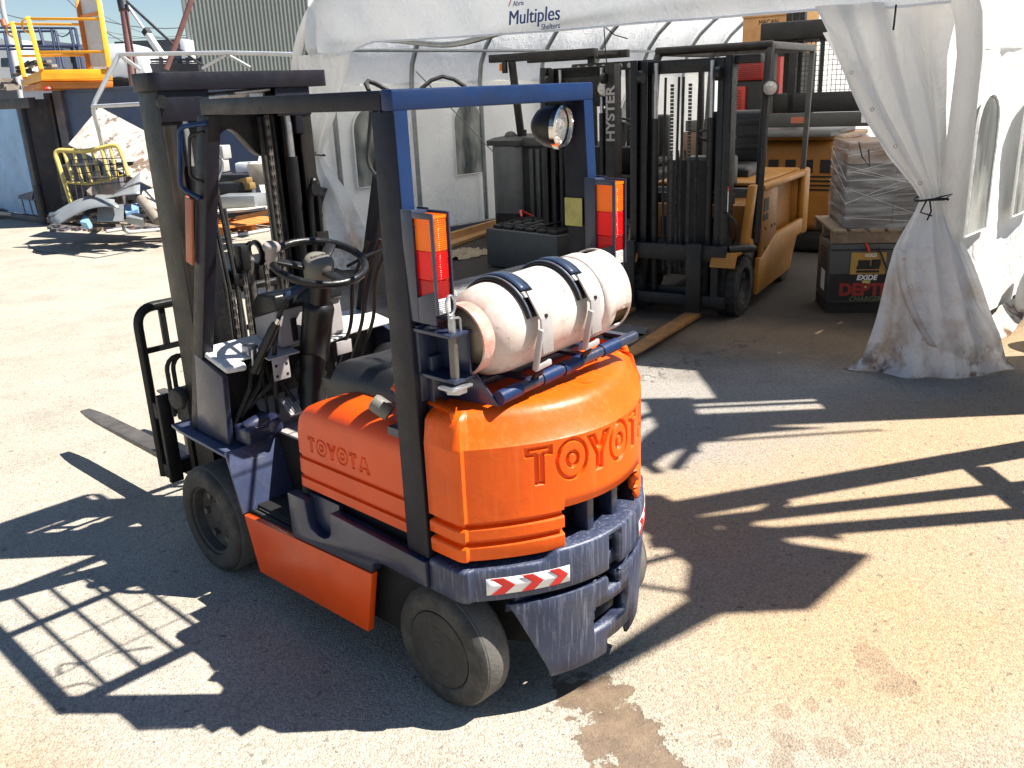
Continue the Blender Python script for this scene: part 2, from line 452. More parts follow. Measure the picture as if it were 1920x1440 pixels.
    for args in ((-.10,-.36,.10,.13,.5,.55,13.,.06,2.),(-.20,-.56,.13,.15,.3,.6,13.,.05,3.),(-.36,-.76,.17,.17,.3,.6,12.,.05,4.),(-.50,-.92,.24,.22,.2,.55,12.,.05,8.),(.02,-1.02,.07,.045,.6,.5,14.,.08,5.),(.12,-.98,.035,.05,.2,.5,14.,.08,6.),(.24,-.90,.04,.03,.4,.5,14.,.1,7.),
                 (.33,-.96,.03,.03,.4,.5,14.,.1,17.),(-.08,-.90,.03,.022,.4,.5,14.,.1,19.),(.18,-1.09,.05,.05,.4,.5,14.,.1,15.),(-.02,-.83,.022,.03,.4,.5,14.,.1,25.),(.28,-1.12,.05,.03,.9,.5,14.,.1,35.),(.70,-1.02,.10,.06,.9,.6,10.,.1,41.),(.62,-1.13,.06,.09,.9,.6,10.,.1,43.),(.5,-.98,.03,.02,.2,.5,10.,.1,45.)):
        p = patch(*args); n_ += 1
        if n_ <= 4: wet = p if wet is None else math_('MAXIMUM', wet, p)
        else: drops = p if drops is None else math_('MAXIMUM', drops, p)
    base = mix(math_('MULTIPLY', wet, .82), base, mix(ramp(noise(9., 7, .7, 3.), .35, .65), (.085,.050,.028), (.19,.125,.075)))
    base = mix(math_('MULTIPLY', drops, .38), base, (.17,.125,.085))
    oil = patch(-1.9,4.05,.16,.09,.5,.5,5.,.4,11.)
    base = mix(math_('MULTIPLY', oil, .6), base, (.22,.14,.09))
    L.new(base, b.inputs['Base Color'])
    rr = math_('SUBTRACT', .9, math_('MULTIPLY', wet, .38)); L.new(rr, b.inputs['Roughness'])
    b.inputs['Specular IOR Level'].default_value = .35
    bp = N.new('ShaderNodeBump'); bp.inputs['Strength'].default_value = .85; bp.inputs['Distance'].default_value = .004
    hgt = math_('ADD', ramp(vo.outputs['Distance'], 0, .8, 1., 0.), math_('MULTIPLY', noise(28., 6, .7, 2.), 1.6))
    hgt = math_('MULTIPLY', hgt, math_('SUBTRACT', 1., math_('MULTIPLY', wet, .75)))
    L.new(hgt, bp.inputs['Height']); L.new(bp.outputs[0], b.inputs['Normal'])
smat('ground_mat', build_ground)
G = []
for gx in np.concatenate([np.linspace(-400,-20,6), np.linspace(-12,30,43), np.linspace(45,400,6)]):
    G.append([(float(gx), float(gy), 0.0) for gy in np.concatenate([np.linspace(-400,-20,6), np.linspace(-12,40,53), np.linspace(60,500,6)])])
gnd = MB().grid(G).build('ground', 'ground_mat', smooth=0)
tag(gnd, 'dusty sand coloured paved yard with cracks, stains and a wet run-off', None, kind='structure')
# ------------------------------------------------------------------ the orange and navy forklift (local frame: +y forward, +x its right)
truck = thing('forklift', 'orange and dark blue forklift in the foreground with a white gas cylinder on its back', 'forklift')

def cw_curve(x): return -.155-.22*(1-(x/.46)**2)
def cw_path(n, out=0., yl=-.018, dense=None):
    pts = [(-.475, yl), (-.475, yl-.03), (-.475, -.09), (-.475, -.135), (-.472, -.152), (-.462, -.166)]
    xs = np.linspace(-.448, .448, n)
    pts += [(float(x), float(cw_curve(x))) for x in xs]
    pts += [(-a, b) for a, b in pts[:6][::-1]]
    P = np.array(pts); T = np.gradient(P, axis=0)
    for _ in range(2):
        T[1:-1] = (T[:-2]+2*T[1:-1]+T[2:])/4
    T /= np.linalg.norm(T, axis=1)[:, None]
    Nn = np.stack([T[:, 1], -T[:, 0]], 1)           # outward
    return P+Nn*out, Nn
# orange rear cover with cast lettering
P_, N_ = cw_path(380)
zl = [.600,.603,.612,.648,.653,.656,.668,.671,.676,.709,.714,.717,.729,.732,.737,.745,.78,.81] + list(np.arange(.828,.974,.0021)) + [.978]
ins = np.zeros(len(zl))
for i, z in enumerate(zl):
    if z < .601: ins[i] = .012
    elif z < .605: ins[i] = .004
    if .6525 < z < .6715 or .7135 < z < .7325: ins[i] = .004 if z in (.653,.714) else (.010 if z in (.671,.732) else .019)
rear = np.clip(-N_[:,1]*2.2-.5, 0.10, 1)             # chamfer only where the cover faces back
rear = np.convolve(np.pad(rear, 6, mode='edge'), np.ones(13)/13, mode='valid')
G = []
ZZ, XX = np.meshgrid(np.array(zl), P_[:,0])
sd = word_sd('TOYOTA', XX, ZZ-.902, .105, .128, .096)
sd[np.abs(XX) > .36] = -1
groove = np.where(sd > 0, np.clip(sd/.0026, 0, 1)*.011*np.clip((.0140-sd)/.0026, 0, 1), 0)
top = [(.984,.006),(1.020,.030),(1.052,.050),(1.064,.060),(1.074,.074),(1.079,.092)]
for i in range(len(P_)):
    row = []
    for j, z in enumerate(zl):
        k = ins[j]+groove[i, j]
        row.append((P_[i,0]-N_[i,0]*k, P_[i,1]-N_[i,1]*k, z))
    for z, k in top:
        k2 = k*rear[i] if k < .055 else .050*rear[i]+(k-.050)
        row.append((P_[i,0]-N_[i,0]*k2, P_[i,1]-N_[i,1]*k2, z))
    e = row[-1]; tx = e[0]*.95; ty = .20
    for t in (.2, .5, 1.): row.append((e[0]+(tx-e[0])*t, max(e[1], e[1]+(ty-e[1])*t), 1.08+.012*math.sin(t*PI*.6)))
    G.append(row)
def sk(i, j):
    x = .5*(P_[i,0]+P_[i+1,0]); return -.19 < x < .245 and P_[i,1] < -.2 and j < 15
cw = MB().grid(G, skip=sk).build('rear_cover', 'orange_paint', truck, solid=.022, recalc=False, smooth=33)
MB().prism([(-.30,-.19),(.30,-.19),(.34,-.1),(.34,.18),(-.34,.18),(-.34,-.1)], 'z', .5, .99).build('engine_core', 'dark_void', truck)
for x in (-.045, .095):
    yc = cw_curve(x)+.045
    MB().box(x-.017, x+.017, yc, yc+.06, .57, .76).build('vent_bar', 'navy_paint', truck, bevel=.006)
MB().lathe([(.030,0),(.030,.003),(.027,.0042),(.0,.0042)], (.05,-.235,1.0795), (0,.02,1), 20).build('filler_cap', 'orange_paint', cw)

# blue cast counterweight
P2, N2 = cw_path(90, out=.012, yl=-.014)
prof = [(.462,.16),(.459,.03),(.462,.006),(.470,0),(.50,0),(.54,0),(.566,0),(.574,.004),(.578,.012),(.579,.06),(.579,.13)]
G = []
for i in range(len(P2)):
    x = P2[i,0]; w = np.clip((.27-abs(x))/.05, 0, 1); up = .028*w*w*(3-2*w)
    G.append([(P2[i,0]-N2[i,0]*k, P2[i,1]-N2[i,1]*k, z+(up if z > .55 else 0)) for z, k in prof])
weight = MB().grid(G, skip=lambda i, j: -.03 < .5*(P2[i,0]+P2[i+1,0]) < .045 and P2[i,1] < -.2 and 1 <= j < 6).build('counterweight', 'weight_paint', truck, solid=.05, recalc=False)
zs = np.array([.125,.128,.140,.19,.235,.245,.30,.335,.345,.385,.40,.43,.438,.442]); ks = [.02,.008,.002,0,0,0,0,0,0,0,0,0,.003,.012]
us = np.linspace(-1, 1, 101); G = []
for u in us:
    row = []
    for z, k in zip(zs, ks):
        xl = .368-(.442-z)/.317*.13
        x = u*xl; y = cw_curve(x)-.012+k+(.442-z)*.05
        row.append((x, y, z))
    G.append(row)
def sk2(i, j):
    x = .5*(us[i]+us[i+1])*(.368-(.442-zs[j])/.317*.13); z = .5*(zs[j]+zs[j+1])
    return (-.03 < x < .045 and z > .385) or (-.085 < x < .105 and .24 < z < .34) or (-.02 < x < .13 and z < .19)
MB().grid(G, skip=sk2).build('lower_weight', 'weight_paint', weight, solid=.055, recalc=False)
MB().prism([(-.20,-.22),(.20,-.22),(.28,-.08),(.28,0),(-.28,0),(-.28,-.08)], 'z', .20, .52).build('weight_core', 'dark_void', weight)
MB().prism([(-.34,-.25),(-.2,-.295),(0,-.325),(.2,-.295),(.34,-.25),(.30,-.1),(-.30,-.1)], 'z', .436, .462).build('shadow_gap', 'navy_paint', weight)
MB().box(-.08,.10,-.36,-.2,.222,.240).build('tow_shelf', 'zinc', weight, bevel=.004)
# red and white chevron strips, left and right of the rear
def strip_on_weight(x0, x1, z0, z1, name, m, up=1, off=.0135, tri=None):
    b = MB(); n = 14; G = []
    for i in range(n+1):
        x = x0+(x1-x0)*i/n; y = cw_curve(x)-off*math.hypot(1, .44*x/.46**2)
        G.append([(x, y, z0), (x, y, z1)])
    return b.grid(G).build(name, m, weight, solid=.001, recalc=False)
for sx in (-1, 1):
    a, b = (-.425, -.19) if sx < 0 else (.19, .425)
    tape = strip_on_weight(a, b, .488, .546, 'reflective_tape', 'white_print', off=.0155)
    for k in range(3):
        q = MB(); n = 10; w = (b-a)/3; c0 = a+w*k+w*.12
        for half in (0, 1):
            G = []
            for i in range(n+1):
                t = i/n; z = .517+(.029*t if half else -.029*t)
                xa = c0+w*.38*(1-t); xb = xa+w*.42
                row = []
                for j in range(7):
                    x = xa+(xb-xa)*j/6; row.append((x, cw_curve(x)-.0172*math.hypot(1, .44*x/.46**2), z))
                G.append(row)
            q.grid(G)
        q.build('chevron', 'red_print', tape, solid=.0006)

# engine hood with shallow pressed lettering on its sides
zl = [.612,.616,.652,.656,.668,.672,.731,.735,.747,.751,.765] + list(np.arange(.772,.842,.0018)) + [.87,.895,.915,.935,.952,.964,.972,.976]
def yf(z): return float(np.interp(z, [.6,.85,.90,.935,.955,.968,.976], [.752,.735,.712,.675,.635,.595,.555]))
def xi(z): return float(np.interp(z, [.6,.612,.616,.90,.925,.945,.962,.972,.976], [.006,.006,0,0,.006,.02,.045,.07,.09]))
base = [(-.46,.105)]+[(-.46,float(t)) for t in np.arange(.11,.70,.0024)]+[(-.46,.715),(-.457,.732),(-.448,.744),(-.43,.75),(-.3,.752),(-.1,.752)]
base = base+[(-a,b) for a, b in base[::-1]]
B = np.array(base)
ZZ, YY = np.meshgrid(np.array(zl), B[:,1])
sd = word_sd('TOYOTA', -(YY-.485), ZZ-.806, .063, .062, .055)
side = (np.abs(B[:,0]) > .455)
sgn = np.sign(B[:,0])
sdr = word_sd('TOYOTA', (YY-.485), ZZ-.806, .063, .062, .055)
sd = np.where(B[:,0:1] < 0, sd, sdr)
gr = np.where(sd > 0, np.clip(sd/.0018, 0, 1)*.005*np.clip((.0075-sd)/.002, 0, 1), 0)
G = []
for i in range(len(B)):
    row = []
    for j, z in enumerate(zl):
        k = xi(z)
        if .6525 < z < .6715 or .7315 < z < .7505: k += .006 if z in (.656,.668,.735,.747) and False else .011*(1 if z in (.656,.668,.735,.747) else .1)
        if side[i]: k += gr[i, j]
        y = .105+(B[i,1]-.105)*(yf(z)-.105)/.647
        row.append((B[i,0]-sgn[i]*k, y, z))
    e = row[-1]
    row.append((e[0]*.8, e[1], .982)); row.append((0, e[1], .984))
    G.append(row)
hood = MB().grid(G).build('engine_hood', 'orange_dark_paint', truck, recalc=True, smooth=33)
MB().prism([(-.44,.06),(.44,.06),(.44,.20),(-.44,.20)], 'z', .6, .97).build('firewall', 'navy_paint', truck)

# chassis
for s in (-1, 1):
    MB().prism([(1.128,.383),(1.062,.142),(.342,.160),(.285,.418)], 'x', s*.502, s*.474).build('skirt_panel', 'orange_dark_paint', truck, bevel=.003)
    MB().prism([(.775,.40),(.285,.421),(.278,.452),(.255,.470),(.215,.478),(-.006,.472),(-.006,.566),(.505,.583),(.515,.50),(.53,.475),(.56,.462),(.60,.462),(.64,.478),(.655,.50),(.665,.588),(.775,.588)],
               'x', s*.5, s*.455).build('side_rail', 'navy_paint', truck, bevel=.006)
    MB().box(min(s*.44,s*.46), max(s*.44,s*.46), .50, .68, .44, .60).build('hatch_pocket', 'navy_paint', truck)
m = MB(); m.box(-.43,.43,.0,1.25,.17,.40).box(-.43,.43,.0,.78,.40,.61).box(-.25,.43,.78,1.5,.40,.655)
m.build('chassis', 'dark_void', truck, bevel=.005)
st = MB().box(-.47,-.25,.775,1.125,.36,.380).build('step', 'black_plastic', truck)
for k in range(7):
    MB().box(-.468+k*.031,-.448+k*.031,.78,1.122,.380,.390).build('step_rib', 'tyre_dusty', st, bevel=.003)
MB().box(-.255,.3,.74,1.30,.655,.664).build('floor_mat', 'grey_plate', truck)
MB().hexa([(-.25,1.26,.664),(.3,1.26,.664),(.3,1.28,.664),(-.25,1.28,.664)], [(-.25,1.46,.86),(.3,1.46,.86),(.3,1.48,.86),(-.25,1.48,.86)]).build('toe_board', 'grey_plate', truck)
m = MB()
for k in range(6): m.box(.33,.44,.80+k*.07,.84+k*.07,.655,.667)
m.build('floor_rib', 'rubber', truck, bevel=.002)

# front fenders
for s in (-1, 1):
    f = MB()
    f.sheet3([(s*.5,1.21,.625),(s*.25,1.21,.625),(s*.25,1.69,.65),(s*.49,1.69,.65),(s*.5,1.60,.645)][::s], .015)
    f.sheet3([(s*.502,1.132,.384),(s*.25,1.132,.384),(s*.25,1.206,.64),(s*.502,1.206,.64)][::s], .014)
    f.build('front_fender', 'navy_worn', truck, bevel=.004)
    MB().prism([(1.44,1.01),(1.235,.945),(1.265,.64),(1.52,.65)], 'x', s*.452, s*.425).build('cowl_side', 'navy_paint', truck, bevel=.004)
# hydraulic box and brake reservoir on the left fender
b = MB().box(-.42,-.27,1.16,1.27,.645,.725).build('battery_clamp', 'navy_paint', truck, bevel=.018, seg=3)
MB().cyl((-.40,1.20,.71),(-.30,1.20,.735),.035).build('clamp_cap', 'navy_paint', b, bevel=.006)
MB().cyl((-.29,1.15,.70),(-.25,1.25,.70),.032).build('clamp_cap', 'navy_paint', b, bevel=.006)

# wheels
def wheel(x, y, r, w, s, kind):
    rim_r = r*.64
    prof = [(rim_r, w*.42),(rim_r+.004, w*.5-.004),(r*.70,w*.5),(r-.035,w*.5),(r-.012,w*.5-.008),(r-.002,w*.5-.028),(r,w*.3),(r,-w*.3),(r-.002,-w*.5+.028),(r-.03,-w*.5),(rim_r,-w*.5)]
    t = MB().lathe(prof, (x,y,r), (s,0,0), 56).build('wheel', 'tyre_dusty', truck, smooth=50)
    if kind == 'front':
        pr = [(rim_r,w*.42),(rim_r-.008,w*.40),(rim_r-.018,w*.22),(rim_r-.05,w*.16),(.075,w*.12),(.07,w*.22),(.045,w*.24),(0,w*.24)]
    else:
        pr = [(rim_r,w*.47),(rim_r-.003,w*.485),(.10,w*.485),(.098,w*.475),(.085,w*.475),(.083,w*.485),(.05,w*.485),(.047,w*.47),(.032,w*.47),(.028,w*.49),(0,w*.49)]
    MB().lathe([(r-.004,-w*.5+.024),(r+.0015,-w*.5+.034),(r+.0015,w*.5-.034),(r-.004,w*.5-.024)], (x,y,r), (s,0,0), 56).build('tread', 'tyre_tread', t, smooth=60)
    rm = MB().lathe(pr, (x,y,r), (s,0,0), 40).build('rim', 'rim_dirty', t, smooth=35)
    if kind == 'front':
        for k in range(6):
            q = 2*PI*k/6
            py, pz = y+.105*math.cos(q), r+.105*math.sin(q)
            MB().cyl((x+s*w*.13,py,pz),(x+s*w*.26,py,pz),.016,n=6).build('wheel_nut', 'worn_steel', t)
    return t
for s in (-1, 1):
    wheel(s*.391, 0, .216, .15, s, 'rear')
    wheel(s*.40, 1.467, .244, .20, s, 'front')
MB().cyl((-.33,0,.216),(.33,0,.216),.05).build('axle', 'black_steel', truck)
MB().box(-.33,.33,1.38,1.56,.16,.36).build('axle', 'black_steel', truck, bevel=.01)

# overhead guard
g = thing('overhead_guard', None, None); g.parent = truck
for s in (-1, 1):
    x0, x1 = sorted((s*.45, s*.398))
    b0, b1 = (x0-.032, x1-.032) if s < 0 else (x0+.032, x1+.032)
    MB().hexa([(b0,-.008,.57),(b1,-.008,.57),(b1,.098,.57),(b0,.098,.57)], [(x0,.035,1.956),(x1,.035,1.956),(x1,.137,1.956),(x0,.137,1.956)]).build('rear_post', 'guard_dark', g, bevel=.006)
    MB().hexa([(b0*.2+x0*.8+.003,.022,1.66),(b1*.2+x1*.8-.003,.022,1.66),(b1*.2+x1*.8-.003,.030,1.66),(b0*.2+x0*.8+.003,.030,1.66)],[(x0+.002,.0325,1.955),(x1-.002,.0325,1.955),(x1-.002,.038,1.955),(x0+.002,.038,1.955)]).build('post_lit_face', 'guard_blue', g)  # sunlit tone of the same paint, laid over the rear face
    MB().hexa([(x0,1.50,.65),(x1,1.50,.65),(x1,1.585,.65),(x0,1.585,.65)], [(x0,1.055,1.956),(x1,1.055,1.956),(x1,1.14,1.956),(x0,1.14,1.956)]).build('front_post', 'guard_dark', g, bevel=.006)
    MB().box(x0-.002*(s<0),x1+.002*(s>0),.086,1.102,1.956,2.011).build('side_rail', 'guard_dark', g, bevel=.005)
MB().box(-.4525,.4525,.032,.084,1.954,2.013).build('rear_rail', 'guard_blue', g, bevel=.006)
MB().box(-.40,.40,1.04,1.10,1.957,2.009).build('front_rail', 'guard_dark', g, bevel=.005)
MB().box(-.40,.40,.69,.735,1.968,1.990).build('cross_rail', 'guard_dark', g, bevel=.004)
for k in range(5):
    x = -.27+.135*k
    MB().box(x-.009,x+.009,.084,1.04,1.9905,2.004).build('roof_bar', 'guard_dark', g)
for y in (.27,.48):
    MB().cyl((-.4,y,2.0065),(.4,y,2.0065),.0045,n=6).build('roof_wire', 'guard_dark', g)
for s in (-1,1):   # weld bead and cap where rails meet
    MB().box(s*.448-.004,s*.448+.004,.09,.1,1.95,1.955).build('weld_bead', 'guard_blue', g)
# handles on the front posts
for s in (-1, 1):
    MB().tube(pipe_path([(s*.455,1.06,1.93),(s*.50,1.18,1.92),(s*.50,1.245,1.70),(s*.455,1.19,1.66)], .03), .009, 8).build('grab_handle', 'guard_blue', g)
    MB().tube(pipe_path([(s*.45,1.10,1.90),(s*.478,1.16,1.89),(s*.478,1.20,1.74),(s*.45,1.16,1.72)], .02), .006, 6).build('hose_clip', 'black_steel', g)
MB().bar((-.462,1.262,1.66),(-.462,1.335,1.40),.012,.05,(0,1,0)).build('side_reflector', mat('faded_red', (.42,.12,.06), .5, var=.2, dirt=((.30,.16,.1),.6,12.)), g, bevel=.004)
MB().tube(pipe_path([(-.395,.20,1.955),(-.40,.24,1.80),(-.40,.16,1.74)], .04), .006, 6).build('lamp_wire', 'rubber', g)
MB().tube([(-.35+.02*k, .26+.05*k-.012*k*k, 2.012+.03*math.sin(PI*k/4)) for k in range(5)], .007, 6).build('lamp_wire', 'rubber', g)
MB().tube([(-.16+.03*k, .24-.02*k, 2.012+.035*math.sin(PI*k/4)) for k in range(5)], .007, 6).build('lamp_wire', 'rubber', g)
MB().box(.3455,.3465,.04,.118,1.49,1.585).build('data_plate', 'yellow_sticker', g) if False else None
pl = MB().box(.3955,.3975,.045,.125,1.52,1.62).build('data_plate', 'yellow_sticker', g)
# tail lamps
def tail_lamp(x0, x1, zb):
    hs = MB()
    hs.box(x0,x1,-.02,.03,zb-.03,zb+.295)
    hs.box(x0-.004,x0+.001,-.10,-.02,zb-.03,zb+.30) if False else None
    H = hs.build('lamp_housing', 'navy_paint', g, bevel=.006)
    # cage: side cheeks with a window, top and bottom
    for xa in (x0-.003, x1-.003):
        c = MB()
        c.box(xa,xa+.006,-.020,.028,zb-.03,zb+.30)
        c.box(xa,xa+.006,-.106,-.094,zb-.0,zb+.293)
        c.box(xa,xa+.006,-.094,-.020,zb+.276,zb+.294)
        c.hexa([(xa,-.094,zb-.03),(xa+.006,-.094,zb-.03),(xa+.006,-.02,zb-.03),(xa,-.02,zb-.03)],[(xa,-.094,zb+.07),(xa+.006,-.094,zb+.07),(xa+.006,-.02,zb+.045),(xa,-.02,zb+.045)])
        c.build('lamp_cheek', 'navy_paint', H, bevel=.0015)
    for z0, z1, m, nm in ((.0,.046,'clear_lens','reverse_lens'),(.048,.098,'deepred_lens','reflector'),(.100,.182,'red_lens','stop_lens'),(.184,.276,'amber_lens','turn_lens')):
        b = MB(); b.box(x0+.006,x1-.006,-.098,-.02,zb+z0,zb+z1)
        if m != 'deepred_lens':
            n = int((z1-z0)/.006)
            for k in range(n):
                z = zb+z0+.003+k*(z1-z0-.004)/n
                b.box(x0+.009,x1-.009,-.1005,-.098,z,z+.003)
        b.build(nm, m, H, bevel=.0008, seg=1)
    b = MB().box(x0+.004,x1-.004,-.10,-.02,zb+.277,zb+.286).build('lamp_top', 'amber_lens', H)
tail_lamp(-.455,-.392,1.385)
tail_lamp(.392,.455,1.395)
# work lamp under the rear rail
wl = MB(); c = Vector((.315,.09,1.872)); ax = Vector((.22,-.95,-.08)).normalized()
wl.lathe([(.0,-.085),(.03,-.083),(.055,-.062),(.070,-.03),(.074,0),(.074,.012),(.066,.016),(.066,.006)], c, ax, 32)
W = wl.build('work_lamp', 'black_plastic', g, smooth=50)
MB().lathe([(.074,.010),(.077,.012),(.077,.030),(.069,.034),(.066,.018)], c, ax, 32).build('lamp_bezel', 'chrome', W)
MB().lathe([(.066,.012),(.05,.020),(.025,.025),(0,.026)], c, ax, 32).build('lamp_lens', mat('lamp_glass', (.55,.53,.50), .08, metal=.55, var=.35, vscale=40, bump=1., bscale=90, coat=1.), W)
MB().box(.305,.355,.07,.12,1.93,1.958).cyl((.33,.1,1.94),(.335,.1,1.90),.012).build('lamp_bracket', 'black_steel', W, bevel=.004)

# gas bottle bracket and hinge
br = MB()
br.box(-.458,-.368,-.150,.03,1.322,1.334); br.box(-.452,-.37,-.150,.03,1.182,1.194)
br.box(-.376,-.366,-.140,.03,1.19,1.325); br.box(-.45,-.37,.0,.03,1.10,1.34)
br.sheet3([(-.362,.02,1.24),(-.362,.02,1.09),(-.312,-.20,1.088),(-.340,-.12,1.20)], .008)
br.box(-.42,-.36,-.02,.05,1.06,1.24)
B_ = br.build('bottle_bracket', 'navy_paint', truck, bevel=.003)
MB().cyl((-.425,-.125,1.19),(-.425,-.125,1.335),.014).build('hinge_pin', 'worn_steel', B_)
MB().lathe([(.0,0),(.035,0),(.035,.014),(0,.014)], (-.425,-.125,1.150), (0,0,1), 6).build('hinge_nut', 'zinc', B_)
MB().box(-.475,-.39,-.165,-.10,1.166,1.176).build('hinge_plate', 'zinc', B_, bevel=.003)
MB().cyl((-.425,-.125,1.335),(-.425,-.125,1.385),.012).build('hinge_pin', 'zinc', B_)
MB().tube([(-.425+.018*math.sin(t),-.125,1.415+.028*math.cos(t)) for t in np.linspace(0,2*PI,16,endpoint=False)], .004, 6, closed=True).build('pull_ring', 'zinc', B_)
MB().tube(pipe_path([(-.400,-.135,1.327),(-.400,-.135,1.375),(-.44,-.135,1.378)],.01), .004, 6).build('pin_clip', 'zinc', B_)
MB().tube([(-.295,-.20,1.118),(.375,-.20,1.155)], .019, 14).build('cradle_tube', 'navy_paint', B_)
MB().tube([(-.33,.03,1.12),(.375,.03,1.15)], .019, 14).build('cradle_tube', 'navy_paint', B_)
for x in (-.275,-.085,.02,.225):
    z = 1.118+(x+.295)*.055
    MB().cyl((x-.045,-.20,z-.0025),(x+.045,-.20,z+.0025),.0225,n=16).build('tube_sleeve', 'guard_blue', B_)
for x in (-.15, .12, .36):
    MB().bar((x,-.2,1.12+(x+.3)*.05),(x,.03,1.12+(x+.3)*.045),.03,.012).build('cradle_bar', 'navy_paint', B_)
MB().box(-.33,.36,-.02,.06,1.078,1.112).build('cradle_base', 'navy_paint', B_, bevel=.004)
# straps with over-centre latches
TA = Vector((-.365,-.085,1.290)); TB = Vector((.312,-.085,1.318)); TD = (TB-TA).normalized(); TR = .145
tu = TD.cross(Vector((0,0,1))).normalized(); tw = tu.cross(TD)     # tu points to -y, tw up
def ring_pt(t, q, r): return TA+TD*t+(tu*math.cos(q)+tw*math.sin(q))*r
for t in (.195, .435):
    G = []; G2 = []; G3 = []
    for k in range(34):
        q = R(18)+k/33*R(215)
        G.append([ring_pt(t+d, q, TR+.012) for d in (-.038,.038)])
        G2.append([ring_pt(t+d, q, TR+.0125) for d in (-.012,.012)])
        G3.append([ring_pt(t+d, q, TR+.003) for d in (-.030,.030)])
    stp = MB().grid(G).build('strap', 'black_plastic', B_, solid=.010)
    b = MB()
    for d in (-.030,.030):
        b.tube([ring_pt(t+d, R(18)+k/33*R(215), TR+.014) for k in range(34)], .0035, 6)
    b.build('strap_edge', 'zinc', stp)
    G2 = []
    for k in range(26):
        q = R(50)+k/25*R(140); G2.append([ring_pt(t+d, q, TR+.0185) for d in (-.019,.019)])
    MB().grid(G2).build('strap_insert', 'strap_blue', stp, solid=.004)
    q0 = R(18); p = ring_pt(t, q0, TR+.016)
    q1 = R(-28); e = ring_pt(t, q1, TR+.022)
    b = MB().bar(ring_pt(t+.004, R(44), TR+.034), ring_pt(t+.004, R(14), TR+.040), .052, .007, tu).bar(ring_pt(t+.004, R(15), TR+.040), ring_pt(t+.004, R(-20), TR+.046), .050, .007, tu)
    b.build('latch_plate', 'grey_plate', stp, bevel=.002)
    MB().cyl(ring_pt(t+.004,R(16),TR+.03), ring_pt(t+.004,R(16),TR+.046), .006, n=8).build('latch_rivet', 'black_steel', stp)
    MB().bar(ring_pt(t-.036, R(6), TR+.050), ring_pt(t-.036, R(-36), TR+.052), .013, .020, tu).build('latch_handle', 'grey_plate', stp, bevel=.004)
    MB().bar(ring_pt(t-.040, R(-33), TR+.052), ring_pt(t+.026, R(-31), TR+.052), .018, .012, tu).build('latch_handle', 'grey_plate', stp, bevel=.003)
    x = ring_pt(t,0,0).x
    b = MB().tube([ring_pt(t+.013*math.sin(a), R(-47)-.10*math.cos(a), TR+.052) for a in np.linspace(0,2*PI,18,endpoint=False)], .006, 6, closed=True)
    b.build('latch_hook', 'black_steel', stp)

# seat
seat = MB()
def cushion(b, x0,x1,y0,y1,z0,z1,bul=.02,n=13,m_=11):
    G = []
    for i in range(n):
        u = -1+2*i/(n-1); row = []
        for j in range(m_):
            v = -1+2*j/(m_-1)
            e = (1-abs(u)**5)*(1-abs(v)**5)
            rib = .012*abs(math.sin(v*PI*2.2))
            row.append((x0+(x1-x0)*(u+1)/2, y0+(y1-y0)*(v+1)/2, z0+(z1-z0)*(.55+.45*max(e,0)**.4)+(bul*(u*u)-rib*.6)*(1 if abs(u)<.95 and abs(v)<.95 else 0)))
        G.append(row)
    b.grid(G)
    ed = [G[i][0] for i in range(n)]+[G[-1][j] for j in range(1,m_)]+[G[i][-1] for i in range(n-2,-1,-1)]+[G[0][j] for j in range(m_-2,0,-1)]
    low = [(p[0]*.97+.03*(x0+x1)/2, p[1]*.97+.03*(y0+y1)/2, z0) for p in ed]
    b.grid([[a, c] for a, c in zip(ed, low)], closed_u=True)
    return b
S_ = thing('seat', None, None); S_.parent = truck
cushion(MB(), -.30,.24,.22,.755,.915,1.062).build('cushion', 'vinyl', S_, smooth=60)
bk = cushion(MB(), -.24,.24,0,.42,0,.10); o = bk.build('backrest', 'vinyl', S_, smooth=60)
o.location = (-.01,.25,.99); o.rotation_euler = (R(100),0,0)
MB().box(-.26,.25,.26,.70,.93,.95).build('seat_base', 'black_steel', S_)
MB().lathe([(0,.07),(.026,.07),(.030,.06),(.031,.01),(.028,0),(0,0)], (-.405,.225,1.0), (-.25,.45,.35), 18).build('belt_reel', 'grey_cap', S_)

# cowl, dash, steering
MB().sheet3([(-.43,1.25,.985),(.02,1.25,.985),(.02,1.44,1.02),(-.43,1.44,1.02)], .008).build('cowl_plate', 'white_paint', truck, bevel=.002)
MB().sheet3([(.03,1.17,.985),(.20,1.22,.985),(.42,1.22,.985),(.44,1.26,.987),(.44,1.46,1.02),(.03,1.46,1.02)], .010).build('cowl_plate', 'white_paint', truck, bevel=.002)
MB().hexa([(-.44,1.22,.955),(-.36,1.20,.955),(-.34,1.22,.955),(-.44,1.40,1.0)], [(-.44,1.22,.985),(-.365,1.205,.980),(-.345,1.23,.985),(-.44,1.41,1.030)]).build('cowl_bracket', 'white_paint', truck, bevel=.010, seg=3)
c = MB().box(-.255,-.175,1.17,1.177,.885,.98).build('cowl_tab', 'grey_plate', truck, bevel=.004)
for dx, dz in ((-.025,-.01),(.025,-.01),(-.025,.035),(.025,.035)):
    MB().cyl((-.215+dx,1.169,.915+dz),(-.215+dx,1.1705,.915+dz),.007,n=10).build('bolt_hole', 'dark_void', c)
MB().sheet3([(-.27,1.17,.98),(-.12,1.17,.98),(-.12,1.27,.995),(-.27,1.27,.995)], .006).build('cowl_tab', 'grey_plate', truck)
c = MB().box(.06,.14,1.155,1.162,.925,.985).build('cowl_tab', 'grey_plate', truck, bevel=.004)
d = MB().prism([(1.22,1.0),(1.42,1.0),(1.42,1.15),(1.35,1.21),(1.24,1.215)], 'x', -.17, .16).build('dash', 'grey_plate', truck, bevel=.012, seg=3)
